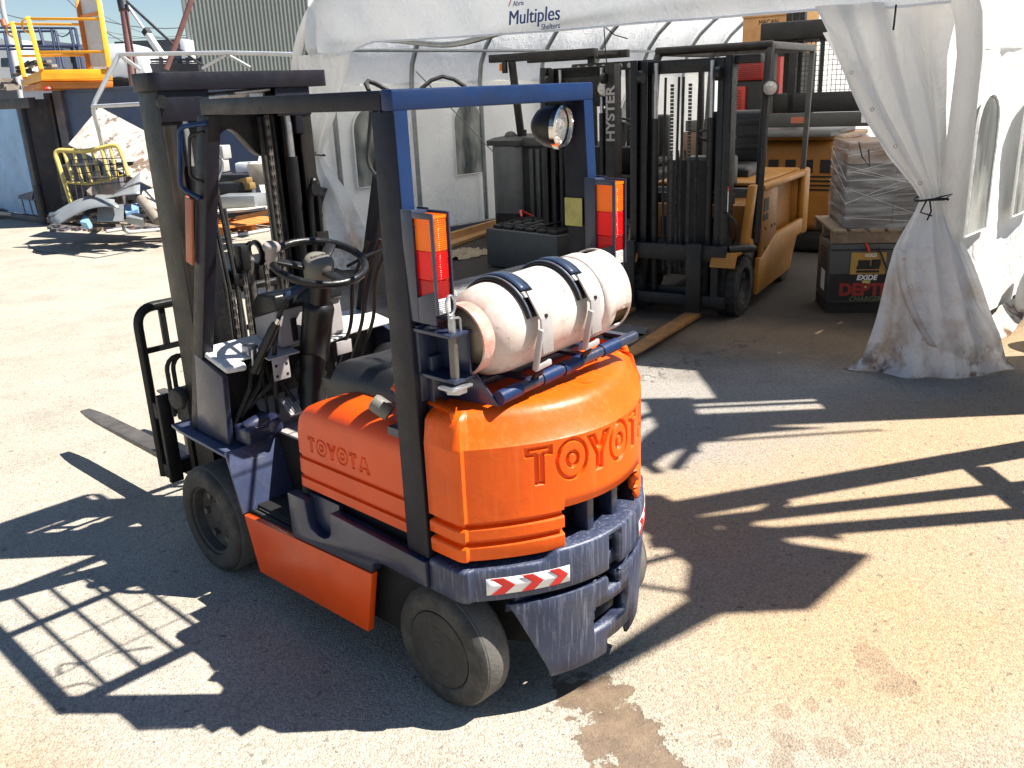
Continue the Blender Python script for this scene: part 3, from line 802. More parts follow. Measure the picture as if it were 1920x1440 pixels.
MB().prism([(1.212,1.165),(1.428,1.10),(1.43,1.16),(1.36,1.222),(1.23,1.228)], 'x', -.176, .166).build('dash_top', 'black_plastic', d, bevel=.012, seg=3)
MB().box(-.115,-.088,1.214,1.222,1.02,1.12).build('dash_slot', 'dark_void', d, bevel=.003)
MB().tube([(-.07,1.19,.72),(-.07,1.185,.80)], .06, 14).build('column_boot', 'black_plastic', d)
colm = MB().lathe([(.060,0),(.064,.02),(.066,.25),(.058,.27),(.045,.28),(.042,.36),(.05,.37),(.05,.40)], (-.035,1.20,.93), (-.01,-.35,1), 18).build('steering_column', 'black_plastic', truck)
MB().lathe([(.05,0),(.055,.05),(.05,.1),(.06,.15),(.052,.2),(.06,.26)], (-.10,1.16,.70), (.2,.1,1), 14).build('column_boot', 'black_plastic', truck)
# steering wheel
hc = Vector((-.062,1.05,1.342)); hn = Vector((-.06,-.36,1)).normalized()
hu = Vector((1,0,0)); hu = (hu-hn*hu.dot(hn)).normalized(); hv = hn.cross(hu)
sw = MB()
for k in range(0, 1): pass
ringp = [hc+hn*.03+(hu*math.cos(a)+hv*math.sin(a))*.185 for a in np.linspace(0,2*PI,72,endpoint=False)]
rads = [.0158+.0012*(k%3==0) for k in range(72)]
SWo = MB().tube(ringp, rads, 10, closed=True).build('steering_wheel', 'black_plastic', truck, smooth=60)
for k, a in enumerate((R(150), R(38), R(268))):
    o1 = hc+hn*.005+(hu*math.cos(a)+hv*math.sin(a))*.04; o2 = hc+hn*.03+(hu*math.cos(a)+hv*math.sin(a))*.18
    MB().bar(o1, o2, .044, .016, hn).build('spoke', 'black_plastic', SWo, bevel=.006)
hub = MB().lathe([(.055,-.05),(.060,-.01),(.062,.01),(.061,.034),(.052,.050),(.030,.056),(0,.057)], hc, hn, 28).build('hub_cap', 'grey_cap', SWo, smooth=50)
fr = frame_rot(hu, hv)
text('hub_lettering', 'TOYOTA', 'black_plastic', hub, .020, hc+hn*.0575, fr, extrude=.0008, sx=1.0)
kp = hc+hn*.045+(hu*math.cos(R(158))+hv*math.sin(R(158)))*.19
kn = MB().lathe([(.016,-.03),(.017,.0),(.024,.005),(.024,.045),(.034,.05),(.035,.062),(.028,.072),(0,.075)], kp, hn, 20).build('spinner_knob', mat('knob_grey', (.28,.25,.23), .35, var=.1), SWo, smooth=40)
# levers and pedals
for k in range(3):
    x = .13+.062*k
    MB().tube(pipe_path([(x-.05,1.22,.80),(x-.02,1.20,.92),(x,1.13,1.05),(x+.005,1.10,1.25),(x+.05,1.02,1.42)], .06), .0085, 8).build('hydraulic_lever', 'black_plastic', truck)
MB().tube(pipe_path([(.10,1.08,1.32),(.2,1.05,1.36),(.30,1.0,1.385),(.42,.97,1.39)], .05), .007, 6).build('shift_lever', 'black_plastic', truck)
L_ = MB().tube(pipe_path([(-.23,1.22,.80),(-.225,1.20,1.0),(-.21,1.15,1.17),(-.17,1.11,1.245)], .06), [.012]*3+[.010]*20 if False else .0105, 8).build('brake_lever', 'black_steel', truck)
MB().tube([(-.195,1.115,1.24),(-.185,1.113,1.245),(-.10,1.10,1.275),(-.085,1.098,1.28)], [.012,.019,.019,.012], 12).build('lever_grip', 'strap_blue', L_)
L2 = MB().tube([(-.30,1.25,.93),(-.27,1.22,1.0),(-.235,1.17,1.10),(-.225,1.155,1.13)], [.03,.024,.022,.018], 12).build('park_brake', 'black_plastic', truck)
MB().cyl((-.224,1.154,1.128),(-.216,1.142,1.152),.011).build('brake_button', 'chrome', L2)
MB().box(-.32,-.27,1.24,1.29,1.0,1.04).cyl((-.31,1.235,.95),(-.31,1.22,1.03),.006).cyl((-.285,1.235,.95),(-.285,1.22,1.03),.006).build('cable_clamp', 'zinc', truck, bevel=.003)
pd = MB().tube([(-.18,1.30,.95),(-.165,1.26,.84),(-.15,1.21,.76)], .008, 6).build('pedal_arm', 'black_steel', truck)
b = MB().sheet3([(-.205,1.165,.715),(-.115,1.165,.715),(-.105,1.25,.765),(-.195,1.25,.765)], .012)
for k in range(6):
    x = -.196+k*.015; b.bar((x,1.168,.733),(x+.008,1.245,.779),.006,.006)
b.build('pedal_pad', 'grey_plate', pd, bevel=.002)
MB().sheet3([(.02,1.20,.74),(.08,1.20,.74),(.09,1.30,.80),(.03,1.30,.80)], .01).build('pedal_pad', 'black_steel', truck)
for k in range(5):
    q = random.random()
    MB().tube([(-.40+.04*k,1.30,.70+.03*k),(-.33+.05*k,1.26-.03*q,.86),(-.28+.06*k,1.30,.93)], .009, 6).build('wiring_hose', 'rubber', truck)
MB().box(-.42,.42,1.36,1.44,.655,.975).build('cowl_wall', 'black_steel', truck)
b = MB()
for k in range(9):
    x = -.22+.045*k+random.uniform(-.01,.01)
    b.tube([(x,1.31,.66),(x+random.uniform(-.03,.03),1.27,.80),(x+random.uniform(-.04,.04),1.33,.97)], random.uniform(.006,.012), 6)
b.build('wiring_loom', 'rubber', truck)
# side air ducts right of floor
MB().lathe([(.115,0),(.115,.03),(.10,.035),(.10,.1),(0,.1)], (.30,1.10,.80), (.6,.6,.2), 20).build('intake_duct', 'black_plastic', truck)

# mast
mast = thing('mast', None, None); mast.parent = truck; mast.location = (0, .125, 0); mast.scale = (.83, 1, 1)
for s in (-1, 1):
    a = MB()
    a.box(*sorted((s*.435,s*.418)),1.475,1.64,.20,2.055)
    a.box(*sorted((s*.418,s*.355)),1.475,1.492,.20,2.055); a.box(*sorted((s*.418,s*.355)),1.623,1.64,.20,2.055)
    a.build('outer_channel', 'mast_steel', mast, bevel=.004)
    a = MB()
    a.box(*sorted((s*.350,s*.334)),1.52,1.68,.24,2.06)
    a.box(*sorted((s*.334,s*.28)),1.52,1.535,.24,2.06); a.box(*sorted((s*.334,s*.28)),1.665,1.68,.24,2.06)
    a.build('inner_channel', 'mast_steel', mast, bevel=.003)
    MB().cyl((s*.30,1.50,.25),(s*.30,1.50,1.75),.030).build('lift_cylinder', 'black_steel', mast)
    MB().cyl((s*.30,1.50,1.75),(s*.30,1.50,2.05),.019).build('lift_rod', 'zinc', mast)
    a = MB().box(*sorted((s*.27,s*.255)),1.56,1.70,.28,2.04).box(*sorted((s*.255,s*.22)),1.56,1.575,.28,2.04)
    a.build('carriage_channel', 'mast_steel', mast, bevel=.003)
MB().box(-.40,-.215,1.50,1.515,.45,1.93).build('hose_guard', 'black_steel', mast)
# top cap with rounded corners and the cross members under it
def rrect(x0,x1,y0,y1,r,n=6):
    out = []
    for cx, cy, a0 in ((x1-r,y1-r,0),(x0+r,y1-r,90),(x0+r,y0+r,180),(x1-r,y0+r,270)):
        for k in range(n+1):
            a = R(a0+90*k/n); out.append((cx+r*math.cos(a), cy+r*math.sin(a)))
    return out
def frame_prism(b, o, i, z0, z1):
    n = len(o)
    G = [[(*o[k],z0),(*o[k],z1),(*i[k],z1),(*i[k],z0)] for k in range(n)]
    vs_ = [p for r_ in G for p in r_]; fs = []
    for k in range(n):
        l = (k+1)%n
        for j in range(4): fs.append((k*4+j, l*4+j, l*4+(j+1)%4, k*4+(j+1)%4))
    return b.add(vs_, fs)
o_ = rrect(-.462,.565,1.455,1.66,.05); i_ = rrect(-.45,.553,1.467,1.648,.04)
cap = frame_prism(MB(), o_, i_, 2.052, 2.122); cap.build('top_frame', 'guard_dark', mast, bevel=.002)
MB().prism(rrect(-.43,.52,1.47,1.635,.04), 'z', 2.108, 2.116).build('top_plate', 'guard_dark', mast)
MB().box(-.435,-.20,1.468,1.474,1.93,2.055).build('tie_plate', 'guard_dark', mast, bevel=.002)
MB().box(.22,.435,1.468,1.474,1.93,2.055).build('tie_plate', 'guard_dark', mast, bevel=.002)
for x in (-.21, .33): MB().box(x,x+.045,1.47,1.50,1.85,2.06).build('tie_plate', 'guard_dark', mast, bevel=.003)
MB().cyl((-.425,1.47,2.01),(-.425,1.45,2.01),.026,n=18).build('pivot_boss', 'black_steel', mast)
MB().cyl((-.15,1.55,2.02),(.2,1.55,2.035),.02).box(.1,.18,1.52,1.58,2.0,2.03).cyl((.0,1.5,2.035),(.21,1.5,2.045),.008).build('cross_tube', 'zinc', mast)
ct = []
for x in np.linspace(-.36,.36,37):
    ct.append((float(x), 1.80-.11*(math.cos(np.clip((x+.02)/.17,-1,1)*PI)+1)*-.5-.0))
poly = [(-.36,1.97),(.36,1.97)]+[(x, 1.755 if abs(x-.01)>.20 else 1.755+.065*(1+math.cos((x-.01)/.20*PI))) for x, z in ct[::-1]]
MB().prism(poly, 'y', 1.60, 1.655).build('cross_plate', 'black_steel', mast, bevel=.004)
for bx_ in ((-.34,.34,1.62,1.67,.72,.80),(-.42,.42,1.50,1.60,.24,.36),(-.34,.34,1.58,1.66,1.20,1.27)): MB().box(*bx_).build('cross_member', 'mast_steel', mast, bevel=.005)
# central cylinder, chains, hoses
MB().cyl((.02,1.60,.30),(.02,1.60,1.10),.045,n=20).build('lift_cylinder', 'black_steel', mast)
MB().cyl((.02,1.60,1.10),(.02,1.60,1.30),.028,n=16).build('lift_rod', 'worn_steel', mast)
MB().lathe([(.06,-.02),(.062,-.012),(.045,-.008),(.045,.008),(.062,.012),(.06,.02)], (.05,1.57,1.33), (1,0,.1), 20).build('chain_wheel', 'black_steel', mast)
MB().box(-.07,-.02,1.52,1.62,1.27,1.38).box(-.12,-.02,1.54,1.60,1.20,1.26).build('chain_anchor', 'black_steel', mast, bevel=.004)
def chain(x, y, z0, z1, parent):
    b = MB(); n = int((z1-z0)/.022)
    for k in range(n):
        z = z0+k*.022
        if k%2: b.box(x-.012,x+.012,y-.006,y+.006,z,z+.026)
        else: b.box(x-.008,x-.004,y-.009,y+.009,z-.002,z+.024).box(x+.004,x+.008,y-.009,y+.009,z-.002,z+.024)
    return b.build('lift_chain', 'worn_steel', parent, smooth=0)
for x, z1 in ((-.055,1.32),(.085,1.33),(.205,1.95),(-.14,1.2)): chain(x, 1.545, .55, z1, mast)
for x in (-.16,-.185,-.115,-.1):
    MB().tube([(x,1.56,.45),(x+.01,1.55,1.2),(x-.02,1.57,1.72)] if x < -.11 else [(x,1.56,.45),(x+.01,1.55,1.0),(x+.0,1.57,1.55)], .011, 8).build('hydraulic_hose', 'rubber', mast)
for x in (.17,.20,.225,.25):
    MB().tube([(x,1.56,.40),(x+.005,1.55,1.2),(x,1.56,1.93)], .011, 8).build('hydraulic_hose', 'rubber', mast)
MB().tube(pipe_path([(-.19,1.56,1.70),(-.13,1.54,1.80),(-.08,1.55,1.74),(-.15,1.56,1.64)],.04), .008, 6).build('hose_clip', 'zinc', mast)
MB().cyl((.38,1.46,1.60),(.38,1.43,1.60),.03).build('hose_fitting', 'black_steel', mast); MB().box(.36,.44,1.44,1.47,1.35,1.40).build('hose_fitting', 'black_steel', mast)
MB().tube(pipe_path([(.33,1.47,.9),(.35,1.45,1.55),(.38,1.44,1.66),(.41,1.46,1.55),(.41,1.47,1.0)],.04), .014, 8).build('tilt_hose', 'black_steel', mast)

# carriage, load backrest, forks
car = thing('carriage', None, None); car.parent = truck
MB().box(-.44,.44,1.93,1.975,.60,.68).box(-.44,.44,1.93,1.975,.30,.37).box(-.20,-.15,1.76,1.95,.30,.68).box(.15,.2,1.76,1.95,.30,.68).build('carriage_plate', 'black_steel', car, bevel=.006)
for s in (-1, 1): MB().box(*sorted((s*.44,s*.375)),1.90,1.93,.28,.72).build('carriage_plate', 'black_steel', car, bevel=.006)
MB().box(-.36,.36,1.80,1.84,.35,.60).build('carriage_plate', 'black_steel', car)
rest = MB()
pth = pipe_path([(-.43,1.985,.30),(-.43,1.99,1.12),(.43,1.99,1.12),(.43,1.985,.30)], .09, 8)
rest.tube(pth, .024, 6)
rest.build('backrest_frame', 'black_steel', car, bevel=.003)
MB().box(-.42,.42,1.985,2.0,.905,.93).build('backrest_rail', 'black_steel', car)
for x in (-.31,-.15,.0,.15,.31): MB().box(x-.014,x+.014,1.984,2.0,.93,1.11).build('backrest_bar', 'black_steel', car)
for x in (-.24,.24):
    f = MB()
    G = []
    for k in range(13):
        t = k/12; y = 2.02+t*1.38; w = .05 if t < .8 else .05-.022*((t-.8)/.2)**2
        zt = .275-.0*t; zb = .232+.030*t
        G.append([(x-w,y,zb),(x-w,y,zt),(x+w,y,zt),(x+w,y,zb),(x-w,y,zb)])
    f.grid(G); f.add(G[-1][:4], [(0,1,2,3)])
    f.box(x-.05,x+.05,1.985,2.025,.232,.70)
    f.build('fork', 'worn_steel', car, bevel=.004)
for dx, rr in ((0,.055),(-.03,.045)):
    MB().tube([(-.36+dx+.0*k, 1.86+.02*dx, .62+.22*k/8) if k < 8 else (-.36+dx+.055*(1-math.cos((k-8)/8*PI)),1.86,.84+.06*math.sin((k-8)/8*PI)) if k <= 16 else (-.25+dx,1.86,.84-.25*(k-16)/8) for k in range(25)], .011, 8).build('hose_loop', 'rubber', car)
MB().lathe([(0,0),(.05,0),(.055,.02),(.05,.05),(0,.05)], (-.36,1.80,.72), (-1,-.2,0), 14).box(-.38,-.30,1.74,1.86,.60,.72).build('tilt_roller', 'rim_dirty', car, bevel=.008)

# ------------------------------------------------------------------ gas cylinder strapped on the counterweight
gas = thing('gas_cylinder', 'white gas cylinder with a faded red collar strapped across the back of the orange forklift', 'gas cylinder', loc=TA)
L_ = (TB-TA).length
MB().lathe([(.0,.035),(.05,.036),(.095,.040),(.118,.058),(.136,.088),(.1425,.125),(.145,.16),(.145,L_-.14),(.140,L_-.11),(.12,L_-.08),(.05,L_-.055),(0,L_-.05)], (0,0,0), TD, 48).build('body', 'tank_white', gas, smooth=60)
MB().lathe([(.106,.060),(.109,.040),(.112,.008),(.111,.0),(.105,-.001),(.103,.006),(.101,.06)], (0,0,0), TD, 40).build('foot_ring', 'tank_red', gas, smooth=50)
MB().lathe([(.0,.010),(.05,.014),(.085,.030),(.102,.052)], (0,0,0), TD, 32).build('end_dome', 'tank_dull', gas, smooth=60)
# valve shroud with hand holes at the right end
G = []; n = 48
for i in range(n+1):
    q = 2*PI*i/n; row = []
    for t in (L_-.145, L_-.11, L_-.08, L_-.04, L_-.005, L_):
        row.append(TD*t+(tu*math.cos(q)+tw*math.sin(q))*.1422)
    G.append(row)
def skh(i, j):
    q = math.degrees(2*PI*(i+.5)/n) % 360
    return j in (2,3) and (312 < q < 348 or 80 < q < 118)
MB().grid(G, skip=skh).build('valve_shroud', 'tank_white', gas, solid=.006, recalc=False, smooth=60)
MB().lathe([(.1,L_-.1),(.05,L_-.03),(0,L_-.03)], (0,0,0), TD, 24).build('valve_dome', 'tank_dull', gas)
q = R(-6); p = TD*(L_-.06)+(tu*math.cos(q)+tw*math.sin(q))*.1455
MB().bar(p-TD*.028+tw*.016, p+TD*.028-tw*.008, .03, .001, tu).build('torn_sticker', 'grey_plate', gas)
q = R(-2); p = TD*(L_-.095)+(tu*math.cos(q)+tw*math.sin(q))*.1452
MB().lathe([(0,0),(.008,0),(.008,.001),(0,.001)], p, tu, 10).build('torn_sticker', 'red_print', gas)
# ------------------------------------------------------------------ fabric shelter
def fabric(name, c, tr=.35, grime=0., stain=False, trc=(.80,.79,.75)):
    def f(m, t, N, L):
        out = N['Material Output']; N.remove(N['Principled BSDF'])
        tc = N.new('ShaderNodeTexCoord')
        def noise(sc, det=6, st=None, w=0.):
            n = N.new('ShaderNodeTexNoise'); n.inputs['Scale'].default_value = sc; n.inputs['Detail'].default_value = det; n.inputs['Roughness'].default_value = .62
            mp = N.new('ShaderNodeMapping'); mp.inputs['Location'].default_value = (w, w, w)
            if st: mp.inputs['Scale'].default_value = st
            L.new(tc.outputs['Object'], mp.inputs[0]); L.new(mp.outputs[0], n.inputs['Vector']); return n.outputs['Fac']
        def ramp(f, a, b, lo=0., hi=1.):
            r = N.new('ShaderNodeMapRange'); r.inputs['From Min'].default_value = a; r.inputs['From Max'].default_value = b
            r.inputs['To Min'].default_value = lo; r.inputs['To Max'].default_value = hi; L.new(f, r.inputs['Value']); return r.outputs['Result']
        def mix(f, A, B):
            x = N.new('ShaderNodeMix'); x.data_type = 'RGBA'; L.new(f, x.inputs[0])
            for i, v in ((6, A), (7, B)):
                if hasattr(v, 'links'): L.new(v, x.inputs[i])
                else: x.inputs[i].default_value = (*v, 1)
            return x.outputs[2]
        cc = Vector(c)
        cur = mix(ramp(noise(1.2), .35, .7), cc*.93, cc)
        cur = mix(ramp(noise(3., 7, w=4.), .58, .85, 0, .22+grime*.5), cur, (.56,.50,.42))
        if stain:
            sp = N.new('ShaderNodeSeparateXYZ'); L.new(tc.outputs['Object'], sp.inputs[0])
            low = ramp(sp.outputs['Z'], .95, .10)
            mm = N.new('ShaderNodeMath'); mm.operation = 'MULTIPLY'; L.new(low, mm.inputs[0]); L.new(ramp(noise(3.2, 8, w=2.), .46, .68), mm.inputs[1])
            cur = mix(mm.outputs[0], cur, (.42,.215,.075))
            low2 = ramp(sp.outputs['Z'], .30, .05)
            m2 = N.new('ShaderNodeMath'); m2.operation = 'MULTIPLY'; L.new(low2, m2.inputs[0]); L.new(ramp(noise(5., 8, w=8.), .50, .60, 0, .85), m2.inputs[1])
            cur = mix(m2.outputs[0], cur, (.17,.085,.032))
        d = N.new('ShaderNodeBsdfDiffuse'); L.new(cur, d.inputs['Color'])
        tl = N.new('ShaderNodeBsdfTranslucent')
        mt = N.new('ShaderNodeMix'); mt.data_type = 'RGBA'; mt.blend_type = 'MULTIPLY'; mt.inputs[0].default_value = 1.; L.new(cur, mt.inputs[6]); mt.inputs[7].default_value = (*trc, 1); L.new(mt.outputs[2], tl.inputs['Color'])
        g = N.new('ShaderNodeBsdfGlossy'); g.inputs['Roughness'].default_value = .35
        bp = N.new('ShaderNodeBump'); bp.inputs['Strength'].default_value = .55; bp.inputs['Distance'].default_value = .03
        rd = N.new('ShaderNodeMath'); rd.operation = 'SUBTRACT'; L.new(noise(4.5, 3, (1.,1.,.6), 6.), rd.inputs[0]); rd.inputs[1].default_value = .5
        ab = N.new('ShaderNodeMath'); ab.operation = 'ABSOLUTE'; L.new(rd.outputs[0], ab.inputs[0])
        mn = N.new('ShaderNodeMath'); mn.operation = 'MINIMUM'; L.new(ab.outputs[0], mn.inputs[0]); mn.inputs[1].default_value = .07
        ml = N.new('ShaderNodeMath'); ml.operation = 'MULTIPLY'; L.new(mn.outputs[0], ml.inputs[0]); ml.inputs[1].default_value = 3.2
        ad = N.new('ShaderNodeMath'); ad.operation = 'ADD'; L.new(ml.outputs[0], ad.inputs[0]); L.new(noise(5., 5, (1.,1.,.5), 3.), ad.inputs[1])
        L.new(ad.outputs[0], bp.inputs['Height'])
        for s_ in (d, tl, g): L.new(bp.outputs[0], s_.inputs['Normal'])
        m1 = N.new('ShaderNodeMixShader'); m1.inputs[0].default_value = tr; L.new(d.outputs[0], m1.inputs[1]); L.new(tl.outputs[0], m1.inputs[2])
        m3 = N.new('ShaderNodeMixShader'); m3.inputs[0].default_value = .035; L.new(m1.outputs[0], m3.inputs[1]); L.new(g.outputs[0], m3.inputs[2])
        L.new(m3.outputs[0], out.inputs['Surface'])
    return smat(name, f)
fabric('tent_fabric', (.94,.94,.92), .22, trc=(1.,1.,.98))
fabric('roof_fabric', (.95,.95,.94), .56, trc=(1.,1.,1.))
fabric('header_fabric', (.95,.96,.98), .56, trc=(.97,.99,1.))
fabric('curtain_fabric', (.95,.94,.92), .52, .2, stain=True, trc=(1.,1.,.98))
def clear_pane(m, t, N, L):
    b = N['Principled BSDF']; b.inputs['Roughness'].default_value = .22
    b.inputs['Transmission Weight'].default_value = .55; b.inputs['IOR'].default_value = 1.1
    tc = N.new('ShaderNodeTexCoord'); n = N.new('ShaderNodeTexNoise'); n.inputs['Scale'].default_value = 4.
    mp = N.new('ShaderNodeMapping'); mp.inputs['Scale'].default_value = (1.1,1.1,.45); L.new(tc.outputs['Object'], mp.inputs[0]); L.new(mp.outputs[0], n.inputs['Vector'])
    cr_ = N.new('ShaderNodeValToRGB'); cr_.color_ramp.elements[0].color = (.16,.18,.18,1); cr_.color_ramp.elements[1].color = (.62,.63,.60,1); cr_.color_ramp.elements[0].position = .38; cr_.color_ramp.elements[1].position = .66
    L.new(n.outputs['Fac'], cr_.inputs[0]); L.new(cr_.outputs[0], b.inputs['Base Color'])
    bp = N.new('ShaderNodeBump'); bp.inputs['Strength'].default_value = .5; bp.inputs['Distance'].default_value = .05; L.new(n.outputs['Fac'], bp.inputs['Height']); L.new(bp.outputs[0], b.inputs['Normal'])
smat('vinyl_pane', clear_pane)
mat('galvanized', (.30,.32,.33), .4, metal=.7, var=.15, vscale=6, dirt=((.16,.16,.16),.4,8.))
mat('logo_blue', (.008,.045,.20), .5, var=.05)
mat('cord_black', (.01,.01,.01), .7)
mat('stain_tape', (.45,.36,.28), .6, var=.2, dirt=((.2,.1,.05),.6,10.))

TX0, TX1, TY0, TY1, TZ, TH = 4.55, 14.3, .05, 7.9, 2.15, 1.75
YC, YR = (TY0+TY1)/2, (TY1-TY0)/2
tent = wthing('fabric_shelter', 'large white arched fabric shelter with tied back door curtains and trucks inside', 'shelter', (TX0, YC, 0))
def arch(th, inset=0.): return (YC+(YR-inset)*math.cos(th), TZ+(TH-inset)*math.sin(th))
def wrinkle(x, s, k=1.):
    return k*(.018*math.sin(x*4.7+s*2.1)+.012*math.sin(x*9.3-s*3.7+1.)+.008*math.sin(x*17+s*11.))
# far wall (left in the photo) with sag between the ribs, roof, near wall, back wall
ribs = [4.6, 5.02, 6.36, 7.69, 9.06, 10.44, 11.8, 13.15, 14.25]
def sag(x):
    for a, b in zip(ribs[:-1], ribs[1:]):
        if a <= x <= b: return .05*math.sin(PI*(x-a)/(b-a))
    return 0.
xs = np.arange(TX0, TX1+.01, .12)
def wall(y, sgn):
    G = []
    for x in xs:
        G.append([(float(x), y+sgn*(-sag(x)*min(1., (TZ-z)*3+.3)*.7+wrinkle(float(x), z)), z) for z in np.linspace(.10, TZ, 18)])
    return MB().grid(G)
def win_skip(cuts):
    def f(i, j):
        x = .5*(xs[i]+xs[min(i+1,len(xs)-1)]); z = .10+(TZ-.10)*(j+.5)/17
        return any(a < x < b and c < z < d for a, b, c, d in cuts)
    return f
wins = [(5.30,5.88),(7.12,7.70),(9.2,9.78),(11.2,11.8)]
wf = wall(TY1, 1).build('side_wall', 'tent_fabric', tent, smooth=180)
wn_ = wall(TY0, -1).build('side_wall', 'tent_fabric', tent, smooth=180)
def window(x0, x1, z0, z1, y, off, par):
    n = 10; r = (x1-x0)/2; cx = (x0+x1)/2
    pts = [(x0,z0),(x1,z0)]+[(cx+r*math.cos(PI*k/n), z1-r*1.0+r*1.0*math.sin(PI*k/n)) for k in range(n+1)]
    a, b = sorted((y+off, y+off*1.6))
    w = MB().prism(pts, 'y', a, b).build('window', 'vinyl_pane', par)
    p3 = [(px, y+off*1.3, pz) for px, pz in pts]
    MB().tube(p3, .012, 6, closed=True).build('window_hem', 'tent_fabric', w)
    return w
for a, b in wins: window(a, b, .84, 1.86, TY1-.06, -.012, wf)
for a, b in ((4.66,5.12),(5.78,6.34),(7.3,7.86),(8.9,9.46)): window(a, b, .88, 1.84, TY0-.028, -.008, wn_)
G = []
for x in xs:
    row = []
    for k in range(25):
        th = PI*k/24; y, z = arch(th); row.append((float(x), y+wrinkle(x,th,.5), z-sag(x)*math.sin(th)*.9+wrinkle(x,th*3,.5)))
    G.append(row)
MB().grid(G).build('roof', 'roof_fabric', tent, smooth=180)
# back wall hangs with a wide gap that looks out to the bright yard
def back_panel(y0, y1, zb):
    G = []
    for y in np.linspace(y0, y1, 24):
        th = math.acos(np.clip((y-YC)/YR, -1, 1)); zt = TZ+TH*math.sin(th)
        G.append([(TX1+.03*math.sin(y*5+z*2)+.02*math.sin(y*13), float(y), float(z)) for z in np.linspace(zb, zt, 14)])
    return MB().grid(G)
back_panel(TY0, TY1, .05).build('back_wall', 'roof_fabric', tent, smooth=180)
# ribs and purlins
for x in ribs:
    pts = [(x, TY1-.09, .02), (x, TY1-.09, 1.0)]+[(x, *arch(PI*k/22, .09)) for k in range(23)]+[(x, TY0+.09, 1.0), (x, TY0+.09, .02)]
    MB().tube(pts, .034, 10).build('rib', 'galvanized', tent, smooth=60)
for y, z in ((TY1-.30, 2.56), (TY0+.30, 2.56), (YC, 3.80)):
    MB().tube([(TX0+.05,y,z),(TX1,y,z)], .021, 8).build('purlin', 'galvanized', tent)
MB().tube([(TX0+.05,TY1-.12,.12),(TX1,TY1-.12,.12)], .017, 8).build('base_rail', 'galvanized', tent)
MB().tube([(TX0+.02,y,2.60-.10*math.exp(-((y-5.1)/.7)**2)+.03*math.sin(y)) for y in np.linspace(7.1,.5,40)], .03, 8).build('front_beam', 'galvanized', tent)
for a, b in (((6.36,7.7,2.3),(9.0,7.78,.2)),):
    MB().tube([a, b], .008, 6).build('brace_wire', 'galvanized', tent)
# header over the opening
def hem(y):
    return float(np.interp(y, [.25,.6,1.15,1.9,2.75,3.8,4.9,5.6,6.2,6.6,6.9,7.25], [2.43,2.43,2.465,2.475,2.49,2.50,2.525,2.55,2.56,2.50,2.46,2.50]))
G = []
for y in np.linspace(.20, 7.3, 110):
    th = math.acos(np.clip((y-YC)/(YR+.06), -1, 1)); zt = max(TZ+(TH+.06)*math.sin(th), hem(y)+.08)
    row = []
    for k in range(22):
        t = k/21; z = hem(y)+(zt-hem(y))*t
        bul = .05*math.sin(PI*t)+.018*math.sin(y*3.1+t*5)+.010*math.sin(y*8.3-t*9)+.02*(1-t)*math.sin(y*5.3)
        row.append((TX0-.07-bul, float(y), z))
    G.append(row)
hd = MB().grid(G).build('door_header', 'header_fabric', tent, smooth=180)
MB().tube([(r_[0][0]-.004, r_[0][1], r_[0][2]) for r_ in G], .010, 6).build('header_hem', 'header_fabric', hd)
# rolled corner flap at the left end of the header
b = MB()
G = []
for k in range(13):
    q = 2*PI*k/12
    G.append([(TX0-.12+.09*math.cos(q)*s_, 7.32-.10*t+.03*math.sin(q), 2.52+.42*t+.10*math.sin(q)*s_) for t, s_ in ((0,.3),(.1,1.),(.5,1.1),(1.,.8))])
b.grid(G).build('corner_flap', 'header_fabric', hd, smooth=180)
# gable ends beyond the opening
# printed name panel on the header
xr = TX0-.16
fr = frame_rot((0,-1,0), (0,0,1))
text('printed_name', 'Multiples', 'logo_blue', hd, .172, (xr-.06,3.74,2.625), fr, extrude=.004, offset=0, shear=.12)
text('printed_name', 'Abris', 'logo_blue', hd, .062, (xr-.07,3.91,2.745), fr, extrude=.002, offset=0, shear=.12)
text('printed_name', 'Shelters', 'logo_blue', hd, .068, (xr-.05,3.55,2.525), fr, extrude=.002, offset=0, shear=.12)
MB().tube([(xr-.05, 3.74+.33*math.cos(t), 2.62+.30*math.sin(t)) for t in np.linspace(R(22),R(158),20)], .005, 5).build('printed_arc', 'red_print', hd)
# door curtains tied back
def curtain(name, zs, cx, cy, w, b, dirv, folds, ph, seed, amp):
    """zs from top to bottom; centre cx, cy, half width w and bulge b at each level"""
    dv = Vector(dirv).normalized(); nv = Vector((-abs(dv.y), dv.x*(1 if dv.y > 0 else -1), 0)); nv = Vector((-dv.y, dv.x, 0))
    if nv.x > 0: nv = -nv
    G = []; nu = 120
    zz = np.linspace(zs[0], zs[-1], 60)
    f = lambda arr, z: float(np.interp(-z, [-q for q in zs], arr))
    for i in range(nu+1):
        u = i/nu; row = []
        for z in zz:
            c = Vector((f(cx,z), f(cy,z), z)); ww = f(w,z); bb = f(b,z); aa = f(amp,z)
            s_ = 2*u-1
            fold = math.sin(folds*PI*u*2+ph+.6*math.sin(z*2+seed)) + .5*math.sin(folds*3.7*u*2+ph*2+z*1.3) + .25*math.sin(folds*8.1*u+seed*3+z*2.) + .55*(1-2*abs(math.sin(folds*2.3*u*2+seed+.9*z)))*(.4+.6*abs(math.sin(3*z+seed))) + .25*(1-2*abs(math.sin(folds*5.1*u+4*z)))
            p = c + dv*(ww*s_*(1+.03*math.sin(z*7+seed))) + nv*(bb*math.cos(s_*PI/2)+aa*fold)
            row.append((p.x, p.y, max(z, .004)))
        G.append(row)
    return MB().grid(G).build(name, 'curtain_fabric', tent, smooth=180)
